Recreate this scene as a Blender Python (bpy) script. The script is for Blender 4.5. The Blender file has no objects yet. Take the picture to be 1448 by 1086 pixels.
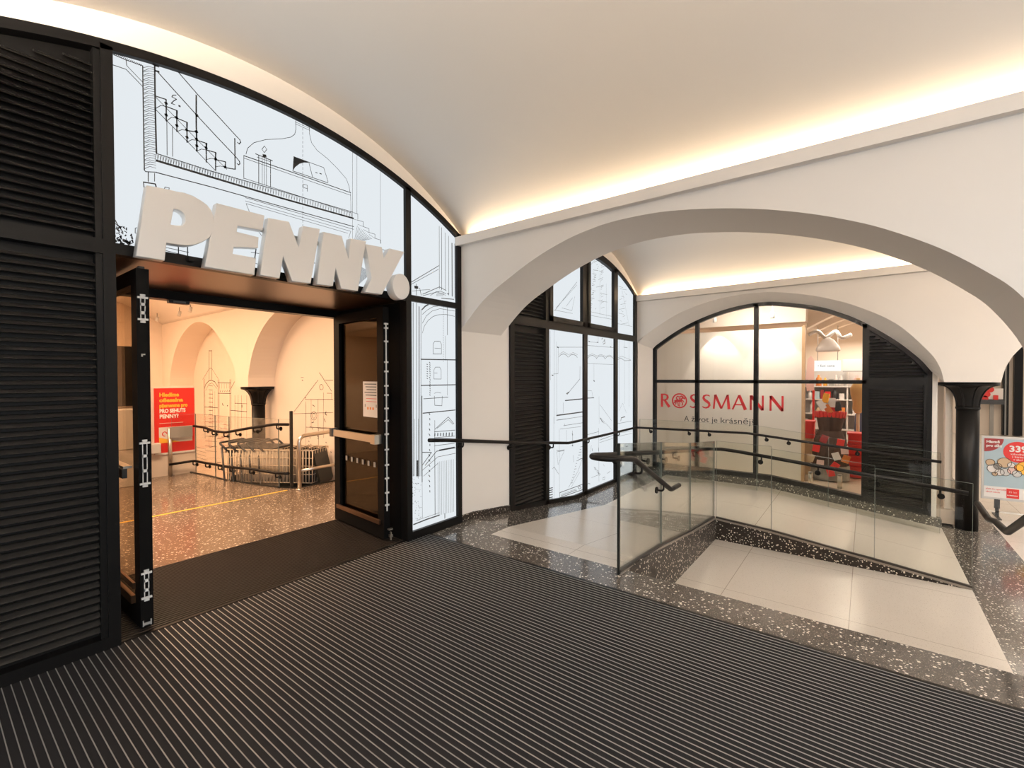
import bpy, bmesh, math, random
from mathutils import Vector, Matrix
random.seed(11)
C = bpy.context.scene.collection
PI = math.pi
# ---------------------------------------------------------------- helpers
class MB:
    def __init__(s): s.v=[]; s.f=[]; s.m=[]; s.mat=0; s.smooth=[]
    def add(s, vs, fs, smooth=False):
        o=len(s.v); s.v+= [tuple(v) for v in vs]
        for f in fs: s.f.append([o+i for i in f]); s.m.append(s.mat); s.smooth.append(smooth)
        return s
    def box(s,x0,y0,z0,x1,y1,z1):
        v=[(x0,y0,z0),(x1,y0,z0),(x1,y1,z0),(x0,y1,z0),(x0,y0,z1),(x1,y0,z1),(x1,y1,z1),(x0,y1,z1)]
        return s.add(v,[(0,3,2,1),(4,5,6,7),(0,1,5,4),(1,2,6,5),(2,3,7,6),(3,0,4,7)])
    def obox(s, c, ax, ay, az):  # oriented box: centre, three half-axis vectors
        c,ax,ay,az=map(Vector,(c,ax,ay,az)); v=[]
        for k in (-1,1):
            for i,j in ((-1,-1),(1,-1),(1,1),(-1,1)): v.append(c+ax*i+ay*j+az*k)
        return s.add(v,[(0,3,2,1),(4,5,6,7),(0,1,5,4),(1,2,6,5),(2,3,7,6),(3,0,4,7)])
    def prism(s, poly, fn0, fn1, cap=True):
        # poly: 2D points; fn0/fn1 map 2D point -> 3D on the two end planes
        n=len(poly); v=[fn0(p) for p in poly]+[fn1(p) for p in poly]
        f=[(i,(i+1)%n,(i+1)%n+n,i+n) for i in range(n)]
        if cap: f+= [tuple(range(n))[::-1], tuple(range(n,2*n))]
        return s.add(v,f)
    def prism_y(s,poly,y0,y1): return s.prism(poly,lambda p:(p[0],y0,p[1]),lambda p:(p[0],y1,p[1]))
    def prism_x(s,poly,x0,x1): return s.prism(poly,lambda p:(x0,p[0],p[1]),lambda p:(x1,p[0],p[1]))
    def prism_z(s,poly,z0,z1): return s.prism(poly,lambda p:(p[0],p[1],z0),lambda p:(p[0],p[1],z1))
    def strip_y(s, top, bot, y0, y1):
        # solid between two curves given at same x: lists of (x,z)
        n=len(top)
        for i in range(n-1):
            a,b,c,d=bot[i],bot[i+1],top[i+1],top[i]
            s.add([(a[0],y0,a[1]),(b[0],y0,b[1]),(c[0],y0,c[1]),(d[0],y0,d[1])],[(0,1,2,3)])
            s.add([(a[0],y1,a[1]),(b[0],y1,b[1]),(c[0],y1,c[1]),(d[0],y1,d[1])],[(3,2,1,0)])
            s.add([(a[0],y0,a[1]),(a[0],y1,a[1]),(b[0],y1,b[1]),(b[0],y0,b[1])],[(0,1,2,3)])
            s.add([(d[0],y0,d[1]),(d[0],y1,d[1]),(c[0],y1,c[1]),(c[0],y0,c[1])],[(3,2,1,0)])
        for k in (0,n-1):
            a,d=bot[k],top[k]; q=[(a[0],y0,a[1]),(d[0],y0,d[1]),(d[0],y1,d[1]),(a[0],y1,a[1])]
            s.add(q,[(0,1,2,3) if k==0 else (3,2,1,0)])
        return s
    def strip_x(s, top, bot, x0, x1):
        t=MB(); t.strip_y(top,bot,x0,x1)
        return s.add([(v[1],v[0],v[2]) for v in t.v],[f[::-1] for f in t.f])
    def tube(s, path, r, n=10, cap=True, r_list=None):
        P=[Vector(p) for p in path]; m=len(P); rings=[]; prev=None
        for i in range(m):
            t=(P[min(i+1,m-1)]-P[max(i-1,0)]).normalized()
            if prev is None:
                up=Vector((0,0,1)) if abs(t.z)<.9 else Vector((1,0,0))
                a=t.cross(up).normalized()
            else:
                a=(prev-t*prev.dot(t)).normalized()
            prev=a; b=t.cross(a); rr=r_list[i] if r_list else r
            if 0<i<m-1:
                c=max(.5,math.cos((P[i]-P[i-1]).angle(P[i+1]-P[i])/2)); 
            else: c=1
            rings.append([P[i]+a*math.cos(2*PI*k/n)*rr+b*math.sin(2*PI*k/n)*rr for k in range(n)])
        v=[q for R in rings for q in R]; f=[]
        for i in range(m-1):
            for k in range(n): f.append((i*n+k,i*n+(k+1)%n,(i+1)*n+(k+1)%n,(i+1)*n+k))
        s.add(v,f,True)
        if cap: s.add(rings[0],[tuple(range(n))[::-1]]); s.add(rings[-1],[tuple(range(n))])
        return s
    def lathe(s, prof, c=(0,0,0), n=32, squash=None):
        v=[];f=[];m=len(prof)
        for r,z in prof:
            for k in range(n):
                a=2*PI*k/n; v.append((c[0]+r*math.cos(a),c[1]+r*math.sin(a),c[2]+z))
        for i in range(m-1):
            for k in range(n): f.append((i*n+k,i*n+(k+1)%n,(i+1)*n+(k+1)%n,(i+1)*n+k))
        s.add(v,f,True)
        s.add(v[:n],[tuple(range(n))[::-1]]); s.add(v[-n:],[tuple(range(n))])
        return s
    def disc(s,c,axis,r,h,n=16):
        c=Vector(c); ax=Vector(axis).normalized()
        return s.tube([c-ax*h/2,c+ax*h/2],r,n)
    def ribbon(s, pts, w, tr):
        # flat printed line: 2D points (a,b), width w, tr maps 2D->3D
        for i in range(len(pts)-1):
            a=Vector(pts[i]); b=Vector(pts[i+1]); d=b-a
            if d.length<1e-6: continue
            d.normalize(); n=Vector((-d.y,d.x))*w/2; e=d*w*.25
            q=[a-e-n,b+e-n,b+e+n,a-e+n]
            s.add([tr(p) for p in q],[(0,1,2,3)])
        return s
    def build(s,name,mats,parent=None,bevel=0,kind=None,recalc=True):
        me=bpy.data.meshes.new(name); me.from_pydata(s.v,[],s.f)
        if not isinstance(mats,(list,tuple)): mats=[mats]
        for m in mats: me.materials.append(m)
        for p,mi,sm in zip(me.polygons,s.m,s.smooth): p.material_index=mi; p.use_smooth=sm
        if recalc:
            bm=bmesh.new(); bm.from_mesh(me); bmesh.ops.remove_doubles(bm,verts=bm.verts,dist=1e-5)
            bmesh.ops.recalc_face_normals(bm,faces=bm.faces); bm.to_mesh(me); bm.free()
        o=bpy.data.objects.new(name,me); C.objects.link(o)
        if parent: o.parent=parent; o.matrix_parent_inverse=(parent.matrix_basis.inverted() if not parent.parent else Matrix.Identity(4))
        if bevel:
            b=o.modifiers.new('bevel','BEVEL'); b.width=bevel; b.segments=2; b.limit_method='ANGLE'
        if kind: o['kind']=kind
        return o
def thing(name,label,cat,loc=(0,0,0),rotz=0,group=None):
    o=bpy.data.objects.new(name,None); C.objects.link(o); o.location=loc; o.rotation_euler=(0,0,rotz); o.empty_display_size=.1
    o['label']=label; o['category']=cat
    if group: o['group']=group
    return o
def tag(o,label,cat,group=None,kind=None):
    o['label']=label; o['category']=cat
    if group: o['group']=group
    if kind: o['kind']=kind
    return o
def struct(name,mb,m,label=None,cat=None,parent=None,**k):
    o=mb.build(name,m,parent,**k)
    if not parent: o['kind']='structure'
    if label: o['label']=label; o['category']=cat
    return o
def dup(root,loc,rotz=None,label=None,group=None):
    r=root.copy(); C.objects.link(r); r.location=loc
    if rotz is not None: r.rotation_euler=(0,0,rotz)
    if label: r['label']=label
    if group: r['group']=group
    for ch in list(root.children):
        c=ch.copy(); C.objects.link(c); c.parent=r
        for g in list(ch.children):
            d=g.copy(); C.objects.link(d); d.parent=c
    return r
def cat_rom(pts,n=8):
    out=[]; P=[Vector(p) for p in pts]; P=[2*P[0]-P[1]]+P+[2*P[-1]-P[-2]]
    for i in range(1,len(P)-2):
        for k in range(n):
            t=k/n; a,b,c,d=P[i-1],P[i],P[i+1],P[i+2]
            out.append(.5*((2*b)+(c-a)*t+(2*a-5*b+4*c-d)*t*t+(3*b-a-3*c+d)*t**3))
    out.append(P[-2]); return [tuple(p) for p in out]
def fillet(path,r,n=5):
    P=[Vector(p) for p in path]; out=[P[0]]
    for i in range(1,len(P)-1):
        a=(P[i-1]-P[i]); b=(P[i+1]-P[i]); rr=min(r,a.length*.45,b.length*.45)
        p0=P[i]+a.normalized()*rr; p1=P[i]+b.normalized()*rr
        for k in range(n+1):
            t=k/n; out.append(p0*(1-t)**2+P[i]*2*t*(1-t)+p1*t*t)
    out.append(P[-1]); return out
def text(name,s,size,mat,M,parent=None,ext=.0006,bold=0,align='LEFT',xs=1,shear=0,fit=None):
    cu=bpy.data.curves.new(name,'FONT'); cu.body=s; cu.size=size; cu.extrude=ext; cu.offset=bold; cu.align_x=align; cu.shear=shear
    cu.resolution_u=3; cu.materials.append(mat)
    o=bpy.data.objects.new(name,cu); C.objects.link(o)
    bpy.context.view_layer.update()
    me=bpy.data.meshes.new_from_object(o.evaluated_get(bpy.context.evaluated_depsgraph_get())); bpy.data.objects.remove(o); me.materials.clear(); me.materials.append(mat)
    o=bpy.data.objects.new(name,me); C.objects.link(o)
    if fit: xs=fit/max(.001,max(v.co.x for v in me.vertices)-min(v.co.x for v in me.vertices))
    me.transform(M@Matrix.Diagonal((xs,1,1,1)))
    if parent: o.parent=parent; o.matrix_parent_inverse=(parent.matrix_basis.inverted() if not parent.parent else Matrix.Identity(4))
    return o
def M_face_negY(x,y,z): return Matrix.Translation((x,y,z))@Matrix.Rotation(PI/2,4,'X')
def M_face_negX(x,y,z): return Matrix.Translation((x,y,z))@Matrix.Rotation(-PI/2,4,'Z')@Matrix.Rotation(PI/2,4,'X')
# ---------------------------------------------------------------- materials
def nm(name):
    m=bpy.data.materials.new(name); m.use_nodes=True; nt=m.node_tree; nt.nodes.clear()
    return m,nt,nt.nodes,nt.links
def pbr(name,col,rough=.5,metal=0,spec=.5,noise=0,nscale=20,bump=0,emis=None,estr=0):
    m,nt,N,L=nm(name); o=N.new('ShaderNodeOutputMaterial'); b=N.new('ShaderNodeBsdfPrincipled'); L.new(b.outputs[0],o.inputs[0])
    b.inputs['Base Color'].default_value=(*col,1); b.inputs['Roughness'].default_value=rough; b.inputs['Metallic'].default_value=metal
    b.inputs['Specular IOR Level'].default_value=spec
    if emis: b.inputs['Emission Color'].default_value=(*emis,1); b.inputs['Emission Strength'].default_value=estr
    if noise or bump:
        tc=N.new('ShaderNodeTexCoord'); nz=N.new('ShaderNodeTexNoise'); nz.inputs['Scale'].default_value=nscale; nz.inputs['Detail'].default_value=4
        L.new(tc.outputs['Object'],nz.inputs['Vector'])
        if noise:
            r=N.new('ShaderNodeMix'); r.data_type='RGBA'; r.inputs['A'].default_value=(*[c*(1-noise) for c in col],1); r.inputs['B'].default_value=(*[min(1,c*(1+noise)) for c in col],1)
            L.new(nz.outputs['Fac'],r.inputs['Factor']); L.new(r.outputs['Result'],b.inputs['Base Color'])
        if bump:
            bp=N.new('ShaderNodeBump'); bp.inputs['Strength'].default_value=bump; bp.inputs['Distance'].default_value=.01
            L.new(nz.outputs['Fac'],bp.inputs['Height']); L.new(bp.outputs[0],b.inputs['Normal'])
    return m
def terrazzo(name,base,layers,rough=.14,joints=None,jcol=None,noise=.18,nscale=6,spec=.5):
    # layers: (scale, threshold, colour, keep fraction, stretch)
    m,nt,N,L=nm(name); o=N.new('ShaderNodeOutputMaterial'); b=N.new('ShaderNodeBsdfPrincipled'); L.new(b.outputs[0],o.inputs[0])
    b.inputs['Roughness'].default_value=rough; b.inputs['Specular IOR Level'].default_value=spec
    tc=N.new('ShaderNodeTexCoord'); nz=N.new('ShaderNodeTexNoise'); nz.inputs['Scale'].default_value=nscale; nz.inputs['Detail'].default_value=5
    L.new(tc.outputs['Object'],nz.inputs['Vector'])
    mx=N.new('ShaderNodeMix'); mx.data_type='RGBA'; mx.inputs['A'].default_value=(*[c*(1-noise) for c in base],1); mx.inputs['B'].default_value=(*[c*(1+noise) for c in base],1)
    L.new(nz.outputs['Fac'],mx.inputs['Factor']); cur=mx.outputs['Result']
    for i,(sc,th,col,keep,dist) in enumerate(layers):
        wn=N.new('ShaderNodeTexNoise'); wn.inputs['Scale'].default_value=sc*.9; L.new(tc.outputs['Object'],wn.inputs['Vector'])
        ad=N.new('ShaderNodeVectorMath'); ad.operation='MULTIPLY_ADD'; L.new(wn.outputs['Color'],ad.inputs[0]); ad.inputs[1].default_value=(dist/sc,)*3; L.new(tc.outputs['Object'],ad.inputs[2])
        vo=N.new('ShaderNodeTexVoronoi'); vo.inputs['Scale'].default_value=sc; L.new(ad.outputs[0],vo.inputs['Vector'])
        sep=N.new('ShaderNodeSeparateColor'); L.new(vo.outputs['Color'],sep.inputs[0])
        # radius varies by cell
        mr=N.new('ShaderNodeMath'); mr.operation='MULTIPLY_ADD'; L.new(sep.outputs[1],mr.inputs[0]); mr.inputs[1].default_value=th*.55; mr.inputs[2].default_value=th*.40
        lt=N.new('ShaderNodeMath'); lt.operation='LESS_THAN'; L.new(vo.outputs['Distance'],lt.inputs[0]); L.new(mr.outputs[0],lt.inputs[1])
        kp=N.new('ShaderNodeMath'); kp.operation='LESS_THAN'; L.new(sep.outputs[0],kp.inputs[0]); kp.inputs[1].default_value=keep
        an=N.new('ShaderNodeMath'); an.operation='MULTIPLY'; L.new(lt.outputs[0],an.inputs[0]); L.new(kp.outputs[0],an.inputs[1])
        m2=N.new('ShaderNodeMix'); m2.data_type='RGBA'; L.new(an.outputs[0],m2.inputs['Factor']); L.new(cur,m2.inputs['A']); m2.inputs['B'].default_value=(*col,1); cur=m2.outputs['Result']
    if joints:
        sx=N.new('ShaderNodeSeparateXYZ'); L.new(tc.outputs['Object'],sx.inputs[0]); acc=None
        for ax,(off,per,w) in zip((0,1),joints):
            a=N.new('ShaderNodeMath'); a.operation='SUBTRACT'; L.new(sx.outputs[ax],a.inputs[0]); a.inputs[1].default_value=off-per/2
            q=N.new('ShaderNodeMath'); q.operation='PINGPONG'; 
            md=N.new('ShaderNodeMath'); md.operation='FLOORED_MODULO'; L.new(a.outputs[0],md.inputs[0]); md.inputs[1].default_value=per
            sb=N.new('ShaderNodeMath'); sb.operation='SUBTRACT'; L.new(md.outputs[0],sb.inputs[0]); sb.inputs[1].default_value=per/2
            ab=N.new('ShaderNodeMath'); ab.operation='ABSOLUTE'; L.new(sb.outputs[0],ab.inputs[0])
            lt=N.new('ShaderNodeMath'); lt.operation='LESS_THAN'; L.new(ab.outputs[0],lt.inputs[0]); lt.inputs[1].default_value=w/2
            N.remove(q)
            if acc is None: acc=lt.outputs[0]
            else:
                mxx=N.new('ShaderNodeMath'); mxx.operation='MAXIMUM'; L.new(acc,mxx.inputs[0]); L.new(lt.outputs[0],mxx.inputs[1]); acc=mxx.outputs[0]
        m3=N.new('ShaderNodeMix'); m3.data_type='RGBA'; L.new(acc,m3.inputs['Factor']); L.new(cur,m3.inputs['A']); m3.inputs['B'].default_value=(*jcol,1); cur=m3.outputs['Result']
    L.new(cur,b.inputs['Base Color']); return m
def glass(name,tint,refl=1.0,rough=0.0,k=.55):
    m,nt,N,L=nm(name); o=N.new('ShaderNodeOutputMaterial'); t=N.new('ShaderNodeBsdfTransparent'); t.inputs[0].default_value=(*tint,1)
    g=N.new('ShaderNodeBsdfGlossy'); g.inputs['Roughness'].default_value=rough; g.inputs['Color'].default_value=(refl,refl,refl,1)
    fr=N.new('ShaderNodeFresnel'); fr.inputs['IOR'].default_value=1.45; mx=N.new('ShaderNodeMixShader')
    mk=N.new('ShaderNodeMath'); mk.operation='MULTIPLY'; mk.inputs[1].default_value=k; L.new(fr.outputs[0],mk.inputs[0]); L.new(mk.outputs[0],mx.inputs[0]); L.new(t.outputs[0],mx.inputs[1]); L.new(g.outputs[0],mx.inputs[2]); L.new(mx.outputs[0],o.inputs[0]); return m
def emit(name,col,st):
    m,nt,N,L=nm(name); o=N.new('ShaderNodeOutputMaterial'); e=N.new('ShaderNodeEmission'); e.inputs[0].default_value=(*col,1); e.inputs[1].default_value=st; L.new(e.outputs[0],o.inputs[0]); return m
MAT={}
MAT['plaster']=pbr('plaster',(.83,.765,.695),.75,noise=.015,nscale=3)
MAT['ceiling']=pbr('ceiling_plaster',(.87,.83,.785),.8,noise=.012,nscale=2)
MAT['black']=pbr('black_steel',(.0065,.006,.0057),.36,spec=.17)
MAT['louvre']=pbr('louvre_black',(.026,.0235,.021),.4,spec=.4)
MAT['rail']=pbr('rail_bronze',(.0085,.0065,.0055),.45,spec=.18)
MAT['soffit']=pbr('bronze_soffit',(.16,.085,.045),.28,metal=.75)
MAT['terrazzo']=terrazzo('terrazzo_dark',(.112,.101,.090),[(150,.55,(.34,.29,.24),.34,.9),(95,.5,(.04,.035,.031),.38,.9),(47,.44,(.86,.80,.72),.46,.75)],.13)
MAT['terrazzo_wall']=terrazzo('terrazzo_riser',(.030,.0235,.019),[(110,.5,(.11,.08,.06),.3,.9),(47,.44,(.86,.79,.69),.46,.75)],.35,spec=.2)
MAT['cream']=terrazzo('terrazzo_cream',(.75,.69,.62),[(150,.45,(.55,.48,.41),.25,.8),(120,.36,(.80,.75,.68),.22,.8),(75,.20,(.36,.30,.24),.35,.8)],.24,joints=((4.97,1.22,.006),(.107,1.01,.006)),jcol=(.40,.34,.285),noise=.03,nscale=2)
MAT['terrazzo_in']=terrazzo('terrazzo_brown',(.17,.125,.092),[(120,.5,(.26,.20,.15),.35,1.0),(90,.4,(.09,.065,.05),.3,.9),(42,.44,(.62,.54,.45),.5,1.5)],.16,nscale=3)
MAT['plain_floor']=pbr('warm_beige_floor',(.62,.50,.40),.25)
MAT['mat']=pbr('mat_fabric',(.015,.0147,.0165),.85,spec=.25,noise=.35,nscale=420,bump=.25)
MAT['mat_warm_lit']=pbr('mat_fabric_warm_lit',(.016,.0125,.0105),.8,spec=.25,noise=.3,nscale=420)  # brown cast of the warm inner light put into the colour
MAT['alu']=pbr('aluminium_strip',(.36,.345,.335),.5,metal=.3)
MAT['steel']=pbr('brushed_steel',(.62,.56,.48),.28,metal=.9)
MAT['white_metal']=pbr('white_plastic',(.72,.69,.65),.4)
MAT['letter']=pbr('letter_face',(.90,.86,.82),.35,emis=(1,.92,.85),estr=0)
MAT['letter_side']=pbr('letter_side',(.85,.84,.82),.35)
MAT['glass']=glass('clear_glass',(.972,.977,.952))
MAT['glass_in']=glass('clear_inner_glass',(.985,.985,.975),1,0,.18)
MAT['glass_door']=glass('tinted_door_glass',(.74,.67,.58),1,0,.15)
MAT['door']=pbr('door_frame_black',(.0065,.006,.0057),.5,spec=.05)
MAT['glass_shop']=glass('shop_glass',(.99,.99,.985),1,0,.3)
MAT['edge']=pbr('glass_edge_black',(.012,.014,.013),.3)
MAT['edge_green']=pbr('glass_edge_green',(.20,.225,.20),.2)
MAT['channel']=pbr('base_channel',(.045,.037,.031),.35,metal=.3)
MAT['channel_light']=pbr('channel_lip',(.30,.26,.22),.4,metal=.3)
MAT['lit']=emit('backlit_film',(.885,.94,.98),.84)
MAT['ink']=pbr('printed_ink',(.02,.02,.022),.7)
MAT['ink_grey']=pbr('printed_ink_grey',(.075,.08,.085),.7)
MAT['ink_brown']=pbr('wall_ink',(.055,.038,.028),.8)
MAT['red']=pbr('red_print',(.72,.03,.022),.45)
MAT['decal_red']=pbr('red_vinyl',(.62,.025,.03),.45)
MAT['yellow']=pbr('yellow_print',(.95,.50,.05),.5)
MAT['white']=pbr('white_print',(.85,.82,.79),.5)
MAT['paper']=pbr('paper',(.78,.73,.69),.6)
MAT['inner_wall']=pbr('inner_plaster',(.80,.70,.60),.75,noise=.015,nscale=3)
MAT['tape']=pbr('floor_tape',(.75,.48,.06),.5)
MAT['led']=emit('led_strip',(1,.80,.55),6)
MAT['dark_grey']=pbr('dark_grey_plastic',(.045,.045,.045),.4)
MAT['beige_wire']=pbr('cart_wire',(.66,.54,.40),.4)
MAT['wood']=pbr('oak_edge',(.52,.32,.17),.5,noise=.15,nscale=12)
MAT['cream_panel']=pbr('display_wall',(.66,.61,.54),.7)
MAT['brown_fabric']=pbr('brown_fabric',(.10,.065,.05),.85,noise=.2,nscale=60)
MAT['grey']=pbr('mid_grey',(.30,.29,.27),.6)
MAT['lightgrey']=pbr('light_grey',(.62,.61,.59),.5)
MAT['blue']=pbr('blue_print',(.42,.54,.60),.5)
MAT['jean']=pbr('denim_blue',(.10,.14,.24),.8)
MAT['gold']=pbr('ochre_form',(.60,.36,.12),.5)
MAT['tan']=pbr('tan_card',(.62,.45,.29),.7)
MAT['pink']=pbr('pale_pink',(.80,.55,.50),.6)
MAT['orange']=pbr('orange_print',(.80,.25,.05),.5)
MAT['dark_red']=pbr('dark_red',(.33,.03,.03),.5)
MAT['lamp']=emit('lamp_face',(1,.86,.68),9)
MAT['mat_rib']=pbr('mat_brush_rib',(.028,.0195,.0145),.6,spec=.25,noise=.3,nscale=200)  # rib colour carries the same warm cast of the inner light
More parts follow.
